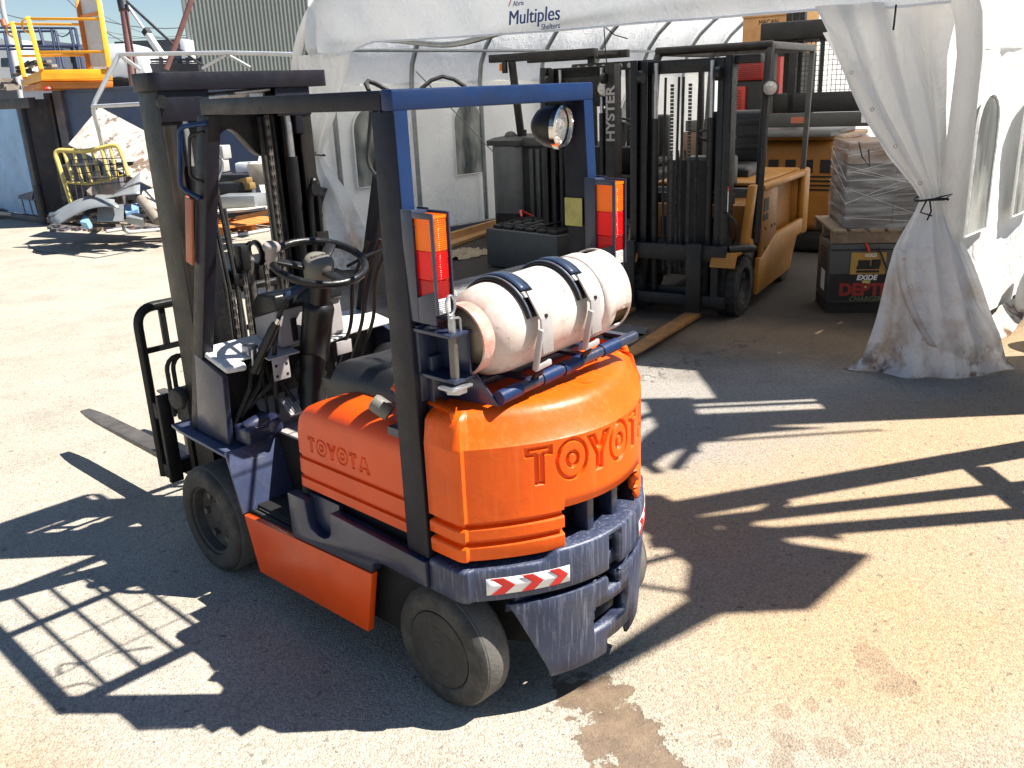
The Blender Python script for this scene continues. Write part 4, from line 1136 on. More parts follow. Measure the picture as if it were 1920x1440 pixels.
cr = curtain('door_curtain', [2.47,2.1,1.75,1.45,1.26,1.17,1.08,.85,.55,.25,.06,.006],
        [4.50,4.48,4.44,4.42,4.42,4.42,4.42,4.38,4.34,4.30,4.29,4.27], [.64,.56,.44,.31,.22,.185,.18,.155,.09,.03,.02,.04],
        [.47,.36,.27,.19,.105,.075,.11,.23,.34,.44,.48,.58], [.05,.07,.09,.09,.06,.05,.07,.15,.2,.23,.24,.26],
        (.58,-.82,0), 3.1, .4, 2.0, [.03,.035,.035,.03,.02,.015,.02,.03,.035,.035,.03,.02])
cl = curtain('door_curtain', [2.50,2.2,1.8,1.55,1.40,1.33,1.22,.9,.5,.15,.006],
        [4.48]*11, [7.15,7.22,7.36,7.46,7.50,7.50,7.50,7.42,7.32,7.25,7.2],
        [.50,.42,.30,.18,.11,.09,.17,.46,.63,.70,.72], [.05,.06,.06,.06,.05,.04,.06,.14,.2,.22,.22],
        (.0,-1.,0), 3.3, 1.2, 5.0, [.03,.03,.03,.025,.015,.012,.02,.035,.04,.04,.03])
# folded-over inner layer with eyelets on the right curtain
G = []
for k in range(22):
    t = k/21; z = 2.30-1.12*t
    y = 1.02-.80*t
    G.append([(4.40-.05*math.sin(PI*t), y+.02, z), (4.36-.07*math.sin(PI*t), y-.10*(1-.6*t), z+.01), (4.39-.05*math.sin(PI*t), y-.15*(1-.6*t), z+.015)])
MB().grid(G).build('curtain_hem', 'curtain_fabric', cr, smooth=180)
for k in range(4):
    t = .25+.22*k; z = 2.30-1.12*t; y = 1.02-.80*t-.06
    MB().lathe([(.008,0),(.014,0),(.014,.004),(.008,.004)], (4.335-.07*math.sin(PI*t), y, z), (-1,0,0), 12).build('eyelet', 'zinc', cr)
G = []
for k in range(16):
    t = k/15; z = .86-.62*t; y = .22-.02*t-.28*t*t
    G.append([(4.10-.08*t, y+.05, z), (4.08-.09*t, y+.01, z), (4.085-.09*t, y-.02, z)])
MB().grid(G).build('curtain_hem', 'curtain_fabric', cr, solid=.004, smooth=180)
for k, (y, z) in enumerate(((.20,.80),(.13,.62),(.10,.40),(.0,.28))):
    MB().lathe([(.007,0),(.013,0),(.013,.004),(.007,.004)], (4.06-.06*k*.3, y, z), (-1,-.2,0), 12).build('eyelet', 'zinc', cr)
def tie(cx, cy, z, r, par):
    b = MB().tube([(cx+r*math.cos(q), cy+r*1.1*math.sin(q), z+.01*math.sin(q*2)) for q in np.linspace(0,2*PI,24,endpoint=False)], .008, 6, closed=True)
    b.tube([(cx-r*.9,cy-.02,z),(cx-r-.02,cy-.10,z+.03),(cx-r-.02,cy-.17,z+.05),(cx-r-.01,cy-.12,z+.01),(cx-r*.95,cy-.02,z)], .006, 6)
    b.tube([(cx-r*.9,cy-.02,z),(cx-r-.03,cy-.05,z-.07),(cx-r-.03,cy-.03,z-.13)], .006, 6)
    b.tube([(cx-r*.9,cy,z),(cx-r-.03,cy+.02,z-.08),(cx-r-.03,cy-.06,z-.10)], .006, 6)
    b.build('tie_cord', 'cord_black', par)
tie(4.41,.18,1.17,.098,cr); tie(4.47,7.5,1.34,.10,cl)
for y in (.86,.52): MB().bar((4.36,y,2.44),(4.35,y,2.28),.012,.004,(1,0,0)).build('strap', 'cord_black', cr)
MB().tube([(4.36,.70,1.55),(4.34,.66,1.45),(4.34,.60,1.38),(4.35,.62,1.5)], .005, 5).build('cord_loop', 'cord_black', cr)
MB().tube([(TX0-.02,3.1,2.5),(TX0-.02,3.08,2.25),(TX0-.02,3.06,2.1)], .005, 5).build('loose_cord', 'cord_black', tent)
MB().tube([(TX0-.02,3.1,2.5),(TX0-.03,2.98,2.42),(TX0-.03,2.84,2.38)], .005, 5).build('loose_cord', 'cord_black', tent)
# fabric sleeve over the front corner frame
b = MB()
path_ = [Vector((4.52,TY0+.03,.01)), Vector((4.52,TY0+.02,1.0)), Vector((4.52,TY0+.02,2.1))]+[Vector((4.52, YC-(YR-.03)*math.cos(R(90)*j/14), TZ+(TH-.02)*math.sin(R(90)*j/14))) for j in range(1,15)]
b.tube(path_, [.085+.008*math.sin(i*2.1) for i in range(len(path_))], 12)
b.build('corner_sleeve', 'curtain_fabric', tent, smooth=180)
b = MB()
path_ = [Vector((4.54,TY1-.03,.01)), Vector((4.54,TY1-.02,1.0)), Vector((4.54,TY1-.02,2.1))]+[Vector((4.54, YC+(YR-.03)*math.cos(R(90)*j/14), TZ+(TH-.02)*math.sin(R(90)*j/14))) for j in range(1,15)]
b.tube(path_, .06, 12)
b.build('corner_sleeve', 'curtain_fabric', tent, smooth=180)
# skirt of the near wall lying on the ground
G = [[(float(x), TY0-.03-.16*t-.03*math.sin(x*6), .12*(1-t)+.006) for t in (0,.5,1.)] for x in np.arange(4.7,TX1,.2)]
MB().grid(G).build('wall_skirt', 'curtain_fabric', wn_, smooth=180)
# ------------------------------------------------------------------ things under the shelter
mat('truck_yellow', (.40,.170,.018), .45, var=.12, vscale=4, bump=.1, dirt=((.30,.16,.05),.5,5.), chips=((.10,.07,.04),.74,14.))
mat('truck_yellow_dark', (.31,.125,.016), .5, var=.15, vscale=4, dirt=((.22,.12,.05),.55,5.), chips=((.07,.05,.04),.72,10.))
mat('truck_grey', (.065,.065,.062), .5, var=.15, vscale=6, dirt=((.07,.06,.05),.5,6.))
mat('truck_grey_light', (.125,.125,.122), .45, var=.12, vscale=6, dirt=((.10,.09,.08),.5,6.))
mat('old_black', (.010,.0095,.009), .55, var=.35, vscale=6, dirt=((.030,.026,.022),.5,7.), bump=.15)
mat('fork_brown', (.40,.18,.055), .6, metal=.2, var=.3, vscale=8, dirt=((.10,.06,.04),.6,6.), bump=.2)
mat('cardboard', (.26,.17,.11), .8, var=.15, vscale=5)
mat('carton_grey', (.13,.12,.112), .75, var=.18, vscale=3, dirt=((.12,.10,.09),.5,4.))
mat('pallet_wood', (.24,.17,.11), .8, var=.3, vscale=12, dirt=((.09,.07,.05),.5,8.), bump=.3)
mat('machine_red', (.45,.035,.02), .45, var=.12)
mat('board_tan', (.50,.27,.10), .7, var=.15, dirt=((.2,.1,.05),.4,6.))
def wrapm(m, t, N, L):
    b = N['Principled BSDF']; b.inputs['Base Color'].default_value = (.75,.76,.77,1); b.inputs['Roughness'].default_value = .16
    tr = N.new('ShaderNodeBsdfTransparent'); mx = N.new('ShaderNodeMixShader'); out = N['Material Output']
    tc = N.new('ShaderNodeTexCoord'); n = N.new('ShaderNodeTexNoise'); n.inputs['Scale'].default_value = 3.; n.inputs['Detail'].default_value = 6.
    mp = N.new('ShaderNodeMapping'); mp.inputs['Scale'].default_value = (1,1,7); mp.inputs['Rotation'].default_value = (.25,.3,0)
    L.new(tc.outputs['Object'], mp.inputs[0]); L.new(mp.outputs[0], n.inputs['Vector'])
    r = N.new('ShaderNodeMapRange'); r.inputs['From Min'].default_value = .42; r.inputs['From Max'].default_value = .72; r.inputs['To Min'].default_value = .06; r.inputs['To Max'].default_value = .52
    L.new(n.outputs['Fac'], r.inputs['Value']); L.new(r.outputs['Result'], mx.inputs[0]); L.new(tr.outputs[0], mx.inputs[1]); L.new(b.outputs[0], mx.inputs[2]); L.new(mx.outputs[0], out.inputs['Surface'])
    bp = N.new('ShaderNodeBump'); bp.inputs['Strength'].default_value = .8; bp.inputs['Distance'].default_value = .03; L.new(n.outputs['Fac'], bp.inputs['Height']); L.new(bp.outputs[0], b.inputs['Normal'])
smat('stretch_film', wrapm)

def tyre(x, y, r, w, s, par, rim='truck_yellow_dark', lugs=True):
    t = MB().lathe([(r*.6,w*.4),(r*.62,w*.5),(r-.03,w*.5),(r-.006,w*.42),(r,w*.2),(r,-w*.2),(r-.006,-w*.42),(r-.03,-w*.5),(r*.6,-w*.5)], (x,y,r), (s,0,0), 36)
    if lugs:
        n = 22
        for k in range(n):
            for e in (-1, 1):
                q = 2*PI*(k+.25*e)/n
                c = Vector((x+e*w*.27, y+math.cos(q)*(r+.002), r+math.sin(q)*(r+.002))); d = Vector((0,-math.sin(q),math.cos(q)))
                t.bar(c-Vector((w*.2,0,0)), c+Vector((w*.2,0,0)), .045, .018, Vector((0,math.cos(q),math.sin(q))))
    o = t.build('wheel', 'rubber', par, smooth=45)
    MB().lathe([(r*.6,w*.38),(r*.56,w*.3),(r*.45,w*.1),(.09,w*.08),(.08,w*.2),(0,w*.2)], (x,y,r), (s,0,0), 24).build('rim', rim, o)
    return o
def rails_mast(par, w, y, h, m='old_black', stage=2, zb=.12):
    ms = thing('mast', None, None); ms.parent = par
    for s in (-1, 1):
        for k in range(stage):
            x = s*(w/2-.075*k); yy = y-.045*k
            a = MB().box(*sorted((x,x-s*.018)), yy-.07,yy+.07,zb,h-.012*k).box(*sorted((x-s*.018,x-s*.062)), yy-.07,yy-.05,zb,h-.012*k).box(*sorted((x-s*.018,x-s*.062)), yy+.05,yy+.07,zb,h-.012*k)
            a.build('mast_channel', m, ms, bevel=.004)
        MB().cyl((s*(w/2-.20),y-.02,zb),(s*(w/2-.20),y-.02,h*.78),.032).build('lift_cylinder', m, ms)
        MB().cyl((s*(w/2-.20),y-.02,h*.78),(s*(w/2-.20),y-.02,h-.03),.02).build('lift_rod', 'zinc', ms)
        MB().cyl((s*(w/2-.13),y+.09,h-.14),(s*(w/2-.09),y+.09,h-.14),.055).build('chain_wheel', m, ms)
    MB().box(-w/2,w/2,y-.09,y-.05,h-.12,h-.01).build('cross_plate', m, ms, bevel=.006)
    MB().box(-w/2,w/2,y-.12,y-.07,h*.45,h*.45+.09).build('cross_plate', m, ms, bevel=.006)
    MB().box(-w/2,w/2,y-.10,y-.04,zb,zb+.12).build('cross_plate', m, ms, bevel=.006)
    for x in (-.09,.07):
        b = MB()
        for k in range(int((h*.75)/.03)): b.box(x-.014,x+.014,y+.05,y+.062,.35+k*.03,.35+k*.03+.024)
        b.build('lift_chain', 'rim_dirty', ms, smooth=0)
    for x in (-.16,-.02,.02,.14): MB().tube([(x,y+.03,.4),(x+.01,y+.04,h*.5),(x,y+.03,h-.15)], .012, 6).build('hydraulic_hose', 'rubber', ms)
    MB().box(-w/2+.22,w/2-.30,y-.06,y-.05,zb+.3,h*.62).build('hose_guard', m, ms)
    MB().box(-w/2+.02,-w/2+.25,y-.13,y-.10,h*.50,h*.80).build('hose_guard', m, ms)
    return ms
def steering(par, c, r=.17):
    c = Vector(c); n = Vector((0,-.45,1)).normalized(); u = Vector((1,0,0)); v = n.cross(u)
    w = MB().tube([c+(u*math.cos(a)+v*math.sin(a))*r for a in np.linspace(0,2*PI,32,endpoint=False)], .012, 8, closed=True).build('steering_wheel', 'old_black', par)
    for a in (R(90),R(210),R(330)): MB().bar(c-n*.02, c+(u*math.cos(a)+v*math.sin(a))*r, .025, .01, n).build('spoke', 'old_black', w)
    MB().lathe([(.05,-.04),(.05,0),(.03,.02),(0,.02)], c, n, 14).build('hub_cap', 'old_black', w)
    MB().tube([c-n*.03, c-n*.25+Vector((0,.05,-.1)), c+Vector((0,.15,-.55))], .05, 12).build('steering_column', 'old_black', par)

# 1. yellow electric truck with forks, nearest under the shelter
T1 = thing('forklift', 'dirty yellow forklift under the white shelter, its long brown forks reaching out of it', 'forklift', loc=(4.84,2.40,0), rz=math.atan2(.98,-.2), group='forklifts parked under the shelter')
for s in (-1, 1):
    tyre(s*.44, 0, .265, .20, s, T1, rim='old_black'); tyre(s*.40, -1.55, .22, .17, s, T1, lugs=False)
rails_mast(T1, .90, .20, 2.20)
MB().box(-.66,-.40,.10,.22,2.13,2.20).build('top_bracket', 'old_black', T1, bevel=.01)
c = thing('carriage', None, None); c.parent = T1
MB().box(-.47,.64,.30,.34,.52,.66).box(-.47,.64,.30,.34,.12,.22).build('carriage_plate', 'old_black', c, bevel=.006)
MB().box(-.40,-.34,.295,.335,.22,.52).build('carriage_plate', 'old_black', c); MB().box(.50,.56,.295,.335,.22,.52).build('carriage_plate', 'old_black', c)
for x in (-.20, .42):
    MB().box(x-.065,x+.065,.34,.39,.06,.68).build('fork_shank', 'old_black', c, bevel=.004)
    f = MB()
    G = []
    for k in range(9):
        t = k/8; w = .065 if t < .85 else .065-.03*((t-.85)/.15)**2; y = .345+t*1.46
        G.append([(x-w,y,.03+.02*t),(x-w,y,.075-.012*t),(x+w,y,.075-.012*t),(x+w,y,.03+.02*t),(x-w,y,.03+.02*t)])
    f.grid(G); f.add(G[-1][:4], [(0,1,2,3)])
    f.build('fork', 'fork_brown', c, bevel=.004)
MB().tube(pipe_path([(-.46,.25,.62),(-.60,.12,.62),(-.60,.0,.60)],.05), .035, 10).build('tilt_cylinder', 'old_black', T1)
MB().cyl((-.50,-.02,.62),(-.58,-.02,.62),.06).build('tilt_pin', 'truck_yellow', T1)
for s in (-1, 1):
    b = MB().box(*sorted((s*.56,s*.30)), -.05,.30,.575,.60)
    b.sheet3([(s*.56,.30,.60),(s*.34,.30,.60),(s*.34,.36,.48),(s*.56,.36,.48)][::-s], .02)
    b.build('front_fender', 'truck_yellow', T1, bevel=.008)
    MB().prism([(.10,.58),(-.02,.58),(-.20,1.13),(-.10,1.13)], 'x', s*.56, s*.50).build('front_pillar', 'truck_yellow', T1, bevel=.008)
    MB().prism([(-.30,.12),(-1.42,.16),(-1.50,.30),(-1.62,.46),(-1.92,.48),(-1.92,.62),(-.85,.60),(-.42,.45),(-.34,.45)], 'x', s*.565, s*.52).build('side_skirt', 'truck_yellow', T1, bevel=.008)
    MB().box(*sorted((s*.555,s*.52)), -.86,-.40,.44,1.06).build('side_panel', 'truck_yellow_dark', T1, bevel=.008)
    MB().box(*sorted((s*.57,s*.50)), -2.02,-1.80,.44,1.12).build('rear_pillar', 'truck_yellow', T1, bevel=.03, seg=3)
    MB().box(*sorted((s*.57,s*.48)), -1.80,-.40,1.05,1.10).build('deck_edge', 'truck_yellow', T1, bevel=.01)
p = MB().box(-.562,-.558,-.56,-.42,.86,.98).build('data_plate', 'old_black', T1); MB().box(-.562,-.558,-.56,-.42,.78,.84).build('data_plate', 'old_black', T1)
MB().box(-.44,.44,-1.86,-.35,.30,1.02).build('battery_box', 'truck_yellow_dark', T1)
MB().box(-.47,.47,-1.95,-.42,1.085,1.12).box(-.5,.5,-2.05,-1.80,.45,1.10).build('deck', 'truck_yellow', T1, bevel=.02)
MB().box(-.50,.50,-.38,-.10,.30,.62).box(-.50,.50,-.38,-.30,.6,1.08).build('front_bulkhead', 'truck_grey', T1, bevel=.01)
MB().prism([(-.30,1.0),(-.12,.95),(-.18,.62),(-.32,.62)], 'x', -.50, .50).build('front_bulkhead', 'truck_yellow_dark', T1, bevel=.01)
b = MB(); cushion(b, -.27,.27,-1.35,-.85,1.12,1.24); b.build('seat', 'vinyl', T1, smooth=60)
sb = MB().box(-.26,.26,-1.50,-1.38,1.20,1.72).build('seat_back', 'vinyl', T1, bevel=.05, seg=4)
for z in (1.34,1.46,1.58): MB().box(-.20,.20,-1.376,-1.366,z,z+.06).build('seat_rib', 'vinyl', sb, bevel=.006)
steering(T1, (-.05,-.55,1.52))
MB().box(-.30,.15,-.44,-.28,1.10,1.36).build('dash', 'truck_grey', T1, bevel=.02)
for k in range(3): MB().tube([(.18+.07*k,-.40,1.0),(.19+.07*k,-.42,1.28),(.22+.07*k,-.46,1.40)], .011, 6).build('hydraulic_lever', 'old_black', T1)
gd = thing('overhead_guard', None, None); gd.parent = T1
for s in (-1, 1):
    MB().tube(pipe_path([(s*.53,-.30,.60),(s*.52,-.48,2.22),(s*.52,-.56,2.28)], .1), .038, 8).build('front_post', 'old_black', gd)
    MB().bar((s*.53,-1.84,1.10),(s*.52,-1.98,2.27),.05,.045,(0,1,0)).build('rear_post', 'truck_grey', gd, bevel=.006)
    MB().bar((s*.52,-.50,2.28),(s*.52,-2.0,2.28),.06,.07).build('side_rail', 'truck_grey', gd, bevel=.02, seg=3)
MB().cyl((-.54,-.52,2.285),(.54,-.52,2.285),.038).build('front_rail', 'old_black', gd)
MB().bar((-.54,-1.99,2.28),(.54,-1.99,2.28),.06,.06).build('rear_rail', 'truck_grey', gd)
for k in range(7): MB().bar((-.36+.12*k,-.52,2.295),(-.36+.12*k,-1.98,2.295),.014,.03).build('roof_bar', 'old_black', gd)
MB().box(-.2,-.05,-.57,-.50,2.262,2.30).build('roof_tape', 'yellow_sticker', gd)
w = MB().lathe([(0,-.06),(.04,-.05),(.068,-.01),(.07,.02),(.063,.025)], (-.58,-.36,1.93), (-.35,1,0), 20).build('work_lamp', 'old_black', gd)
MB().lathe([(.062,.018),(.04,.03),(0,.034)], (-.58,-.36,1.93), (-.35,1,0), 16).build('lamp_lens', 'lamp_glass', w)
MB().box(-.458,-.452,.285,.29,.95,1.16).build('warning_label', 'white_print', T1); MB().box(-.459,-.453,.285,.291,1.12,1.16).build('warning_label', 'red_print', T1)

for y in (-.5,-.7,-.8):
    for z in (.52,.70): MB().lathe([(0,0),(.012,0),(.012,.006),(0,.006)], (-.556,y,z), (-1,0,0), 6).build('bolt', 'old_black', T1)
MB().tube([(-.42,.27,.95),(-.50,.20,.85),(-.48,.10,.70),(-.40,.05,.62)], .016, 8).build('hydraulic_hose', 'rubber', T1)
MB().tube([(-.30,.10,1.0),(-.36,.02,.85),(-.34,-.05,.72)], .014, 8).build('hydraulic_hose', 'rubber', T1)
MB().box(-.30,.30,-.098,-.088,.66,.84).build('bulkhead_grille', 'old_black', T1)
# 2. truck with the lettered mast behind it
T2 = thing('forklift', 'dark forklift with white lettering on its mast behind the yellow forklift under the shelter', 'forklift', loc=(6.0,4.40,0), rz=math.atan2(.99,-.14), group='forklifts parked under the shelter')
for s in (-1, 1): tyre(s*.46, -.05, .28, .20, s, T2, rim='old_black'); tyre(s*.42, -1.5, .24, .18, s, T2, rim='old_black', lugs=False)
rails_mast(T2, .92, .25, 2.22)
MB().box(-.46,.46,.17,.20,1.80,2.21).build('mast_plate', 'old_black', T2, bevel=.004)
fr = frame_rot((0,0,1), (1,0,0))
MB().box(-.452,-.385,.318,.322,.9,2.18).build('mast_face', 'old_black', T2)
text('mast_lettering', 'HYSTER', 'grey_plate', T2, .14, (-.418,.3245,1.72), frame_rot((0,0,1),(1,0,0)), extrude=.001, offset=.004, sx=1.15)
MB().box(-.54,.54,-2.0,-.15,.25,1.05).build('body', 'old_black', T2, bevel=.05, seg=3)
MB().box(-.50,.50,-.40,-.20,1.05,1.35).build('dash', 'old_black', T2, bevel=.03)
MB().box(-.26,.26,-1.5,-1.36,1.05,1.65).box(-.27,.27,-1.4,-.9,1.05,1.17).build('seat', 'vinyl', T2, bevel=.04, seg=3)
steering(T2, (-.15,-.50,1.58))
gd = thing('overhead_guard', None, None); gd.parent = T2
for s in (-1, 1):
    MB().bar((s*.50,-.20,1.0),(s*.50,-.50,2.20),.06,.07,(0,1,0)).build('front_post', 'old_black', gd, bevel=.01)
    MB().bar((s*.50,-1.85,1.0),(s*.50,-1.80,2.20),.06,.07,(0,1,0)).build('rear_post', 'old_black', gd, bevel=.01)
    MB().bar((s*.50,-.45,2.22),(s*.50,-1.85,2.22),.06,.06).build('side_rail', 'old_black', gd, bevel=.01)
b = MB()
fz = MB().box(-.53,.53,-.50,-.47,2.17,2.26).build('front_rail', 'old_black', gd)
for k in range(9): MB().cyl((-.44+.11*k,-.462,2.215),(-.44+.11*k,-.460,2.215),.026,n=14).build('rail_hole', 'grey_plate', fz)
for k in range(7): MB().bar((-.36+.12*k,-.48,2.235),(-.36+.12*k,-1.85,2.235),.014,.03).build('roof_bar', 'old_black', gd)
w = MB().lathe([(0,-.06),(.05,-.05),(.085,-.01),(.09,.02),(.08,.03)], (-.30,.24,1.98), (-.3,1,0), 20).build('work_lamp', 'old_black', T2)
MB().lathe([(.08,.02),(.05,.03),(0,.034)], (-.30,.24,1.98), (-.3,1,0), 16).build('lamp_lens', 'lamp_glass', w)

# 3. tall order picker with the caged platform
T3 = thing('order_picker', 'order picker with a dark mesh cage and a yellow louvred body behind the wrapped load', 'order picker', loc=(8.15,2.95,0), rz=math.atan2(.98,-.2))
def bx3(name, x0,x1,y0,y1,z0,z1, m, bev=.02, par=T3, seg=2): return MB().box(x0,x1,y0,y1,z0,z1).build(name, m, par, bevel=bev, seg=seg)
bx3('body', -.54,.60,-1.4,.22,.27,1.30, 'truck_yellow_dark', .10, seg=4)
bx3('bumper', -.56,.62,-1.42,.16,.04,.27, 'old_black')
bd = bx3('body_cap', -.50,.56,-1.3,.10,1.30,1.36, 'truck_yellow', .03)
for k in range(5):
    bx3('louvre', -.548,-.538,-.42,.04,.92-.045*k,.935-.045*k, 'old_black', 0)
    MB().hexa([(-.55,-.42,.936-.045*k),(-.53,-.42,.936-.045*k),(-.53,.04,.936-.045*k),(-.55,.04,.936-.045*k)], [(-.565,-.42,.948-.045*k),(-.53,-.42,.952-.045*k),(-.53,.04,.952-.045*k),(-.565,.04,.948-.045*k)]).build('louvre_blade', 'truck_yellow', T3)
bx3('grille', -.548,-.538,-.42,.04,.97,1.10, 'old_black', 0)
for k in range(4):
    MB().box(-.40+.2*k,-.28+.2*k,.219,.226,.95,1.10).build('grille', 'old_black', T3)
for k in range(4): MB().box(-.45,.35,.215,.228,.90-.05*k,.918-.05*k).build('louvre', 'old_black', T3)
bx3('deck_lid', -.42,.62,-.9,.42,1.36,1.43, 'truck_grey_light', .02)
cg = thing('cage', None, None); cg.parent = T3
bx3('cage_band', -.80,.58,.10,.16,1.46,1.62, 'truck_grey', .02, cg)
bx3('cage_band', -.80,-.74,-1.2,.12,1.46,1.62, 'truck_grey', .02, cg)
bx3('cage_wall', -.72,.42,-.02,.08,1.62,1.84, 'old_black', .02, cg)
bx3('cage_post', -.66,-.60,.0,.08,1.62,2.42, 'truck_grey', .01, cg); bx3('cage_post', .34,.46,-.04,.10,1.5,2.50, 'truck_grey', .02, cg)
bx3('cage_post', .10,.18,.0,.08,1.62,2.42, 'old_black', .01, cg); bx3('cage_post', -.20,-.16,.02,.06,1.62,2.42, 'old_black', .0, cg)
bx3('cage_roof', -.62,.52,-1.1,.12,2.42,2.62, 'old_black', .02, cg)
bx3('cage_tape', -.645,-.60,.122,.128,2.40,2.46, 'machine_red', 0, cg)
b = MB()
for k in range(15): b.bar((-.60+.05*k,.04,1.84),(-.60+.05*k,.04,2.42),.006,.006)
for k in range(11): b.bar((-.60,.045,1.86+.054*k),(.12,.045,1.86+.054*k),.006,.006)
tag(b.build('wire_mesh', 'old_black', cg, smooth=0), kind='stuff')
MB().bar((-.66,-1.1,1.62),(-.66,-1.1,2.42),.05,.05).bar((.46,-1.1,1.4),(.46,-1.1,2.5),.06,.06).build('cage_post', 'old_black', cg)
MB().tube(pipe_path([(-.78,.1,1.62),(-.78,.13,1.78),(-.60,.13,1.80)],.05), .012, 6).build('hand_rail', 'old_black', cg)
b_ = bx3('warning_label', -.802,-.80,.0,.06,1.50,1.60, 'white_print', 0, cg); MB().box(-.74,-.68,.161,.164,1.50,1.61).build('warning_label', 'white_print', cg)
MB().box(-.10,.10,.161,.166,1.505,1.575).build('side_reflector', 'faded_red', cg)
for x in (.22,.30,.38): MB().bar((x,-.6,1.4),(x,-.6,3.0),.06,.10).build('mast_channel', 'old_black', T3)

# 4. grey stand-up truck by the far wall
T4 = thing('reach_truck', 'grey stand-up truck with a rounded hood and flat black roof guard under the shelter', 'reach truck', loc=(7.15,6.35,0), rz=math.atan2(.98,-.2))
b = MB().prism(rrect(.02,.50,-.85,.30,.14), 'z', .38, 1.30); b.build('body', 'truck_grey_light', T4, bevel=.03, seg=3)
MB().prism(rrect(.02,.50,-.85,.30,.14), 'z', .03, .38).build('bumper', 'old_black', T4)
b = MB(); cushion(b, .0,.52,-.85,.32,1.30,1.42, bul=.0); b.build('hood', 'truck_grey', T4, smooth=60)
MB().sphere((.26,.10,1.40), .09, 14, (1,1,.9)).build('beacon', 'truck_grey', T4)
MB().box(-.60,.05,-.9,.20,.03,1.28).build('body', 'old_black', T4, bevel=.02)
MB().box(-.60,.02,-.2,.22,1.28,1.40).build('console', 'truck_grey', T4, bevel=.02)
for k in range(4): MB().box(-.15-.10*k,-.09-.10*k,.20,.23,.30,1.25).build('mast_channel', 'truck_grey', T4, bevel=.01)
MB().tube([(-.02,.2,1.42),(-.02,.2,1.50)], .03, 8).build('control_knob', 'old_black', T4)
gd = thing('overhead_guard', None, None); gd.parent = T4
MB().bar((.12,.05,1.38),(.15,.18,2.36),.05,.10,(1,0,0)).build('guard_post', 'old_black', gd, bevel=.01)
MB().bar((-.95,.0,1.2),(-.95,.05,2.36),.05,.10,(1,0,0)).build('guard_post', 'old_black', gd, bevel=.01)
MB().box(-1.05,.50,.05,.20,2.36,2.46).box(-1.05,.50,-.9,-.8,2.36,2.46).build('guard_rail', 'old_black', gd, bevel=.01)
for k in range(9): MB().box(-.95+.17*k,-.92+.17*k,-.85,.10,2.40,2.44).build('roof_bar', 'old_black', gd)
l = MB().box(.20,.26,.205,.25,2.22,2.36).build('lamp_housing', 'old_black', gd); MB().box(.262,.30,.205,.25,2.25,2.34).build('turn_lens', 'amber_lens', l)

# 5. traction battery in a dark steel case
bt = thing('traction_battery', 'black steel battery case with rows of cells and a red cable under the shelter', 'battery', loc=(5.75,4.95,0), rz=R(-93))
MB().box(-.56,.60,-.40,.40,.02,.46).build('case', 'truck_grey', bt, bevel=.012)
for k in range(6):
    r_ = MB().box(-.50+.18*k,-.36+.18*k,-.34,.34,.46,.50).build('cell_row', 'old_black', bt, bevel=.01)
    for j in range(4): MB().cyl((-.43+.18*k,-.27+.18*j,.50),(-.43+.18*k,-.27+.18*j,.515),.025,n=10).build('cell_cap', 'old_black', r_)
MB().tube([(-.45,.30,.52),(-.50,.15,.60),(-.42,.05,.62),(-.35,.0,.56)], .014, 8).build('cable', 'red_print', bt)
for k in range(4): MB().tube([(-.4+.2*k,-.3,.51),(-.35+.2*k,-.1,.54),(-.38+.2*k,.2,.53),(-.3+.2*k,.3,.51)], .010, 6).build('cable', 'rubber', bt)

# 6. battery charger, pallet and wrapped load
ch = thing('battery_charger', 'dark grey battery charger with red lettering beside the tied right curtain', 'battery charger', loc=(5.62,1.02,0), rz=math.atan2(-.50,.34))
# local x runs along the front, -y faces the yard
MB().box(-.37,.42,-.06,.50,.10,.62).build('case', 'truck_grey', ch, bevel=.01)
MB().box(-.37,.42,-.02,.48,.0,.10).build('plinth', 'old_black', ch)
MB().box(-.36,.41,-.064,-.060,.12,.36).build('front_panel', 'old_black', ch)
MB().box(-.36,.41,-.066,-.06,.565,.575).build('panel_seam', 'dark_void', ch)
lb = MB().box(-.19,.10,-.066,-.060,.355,.545).build('yellow_label', mat('label_ochre', (.42,.24,.05), .6, var=.1), ch)
b = MB().box(-.14,.05,-.069,-.066,.40,.43).box(-.13,-.03,-.069,-.066,.43,.48).box(-.02,.055,-.069,-.066,.43,.485).box(-.14,.05,-.069,-.066,.37,.39)
b.build('printed_truck', 'old_black', lb)
fr = frame_rot((1,0,0),(0,0,1))
text('panel_lettering', 'GOLD', 'white_print', ch, .035, (-.03,-.0695,.52), fr, extrude=.0006, offset=.001)
text('panel_lettering', 'EXIDE', 'white_print', ch, .062, (-.05,-.0665,.325), fr, extrude=.0006, offset=.002, shear=.2)
text('panel_lettering', 'DEPTH', mat('red_dim', (.27,.022,.016), .6).name, ch, .145, (-.05,-.0665,.215), fr, extrude=.0008, offset=.007)
text('panel_lettering', 'CHARGER', mat('dull_green', (.12,.13,.07), .6).name, ch, .060, (-.05,-.0670,.135), fr, extrude=.0006, offset=.001, shear=.25)
MB().prism([(-.09,.30),(-.01,.30),(-.05,.22)], 'y', -.0662, -.064).build('printed_wedge', 'yellow_sticker', ch)
for k in range(7): MB().box(-.373,-.369,.05,.35,.36+.03*k,.372+.03*k).build('vent_slot', 'dark_void', ch)
MB().box(-.374,-.370,.10,.26,.18,.36).build('paper_label', 'white_print', ch)
MB().tube([(.02,.0,.63),(.04,-.08,.56),(.10,-.09,.42),(.24,-.09,.32),(.33,-.1,.26)], .010, 6).build('charger_cable', 'rubber', ch)
MB().tube([(-.08,-.02,.64),(-.07,-.08,.60),(-.05,-.085,.56)], .012, 6).build('charger_cable', 'red_print', ch)
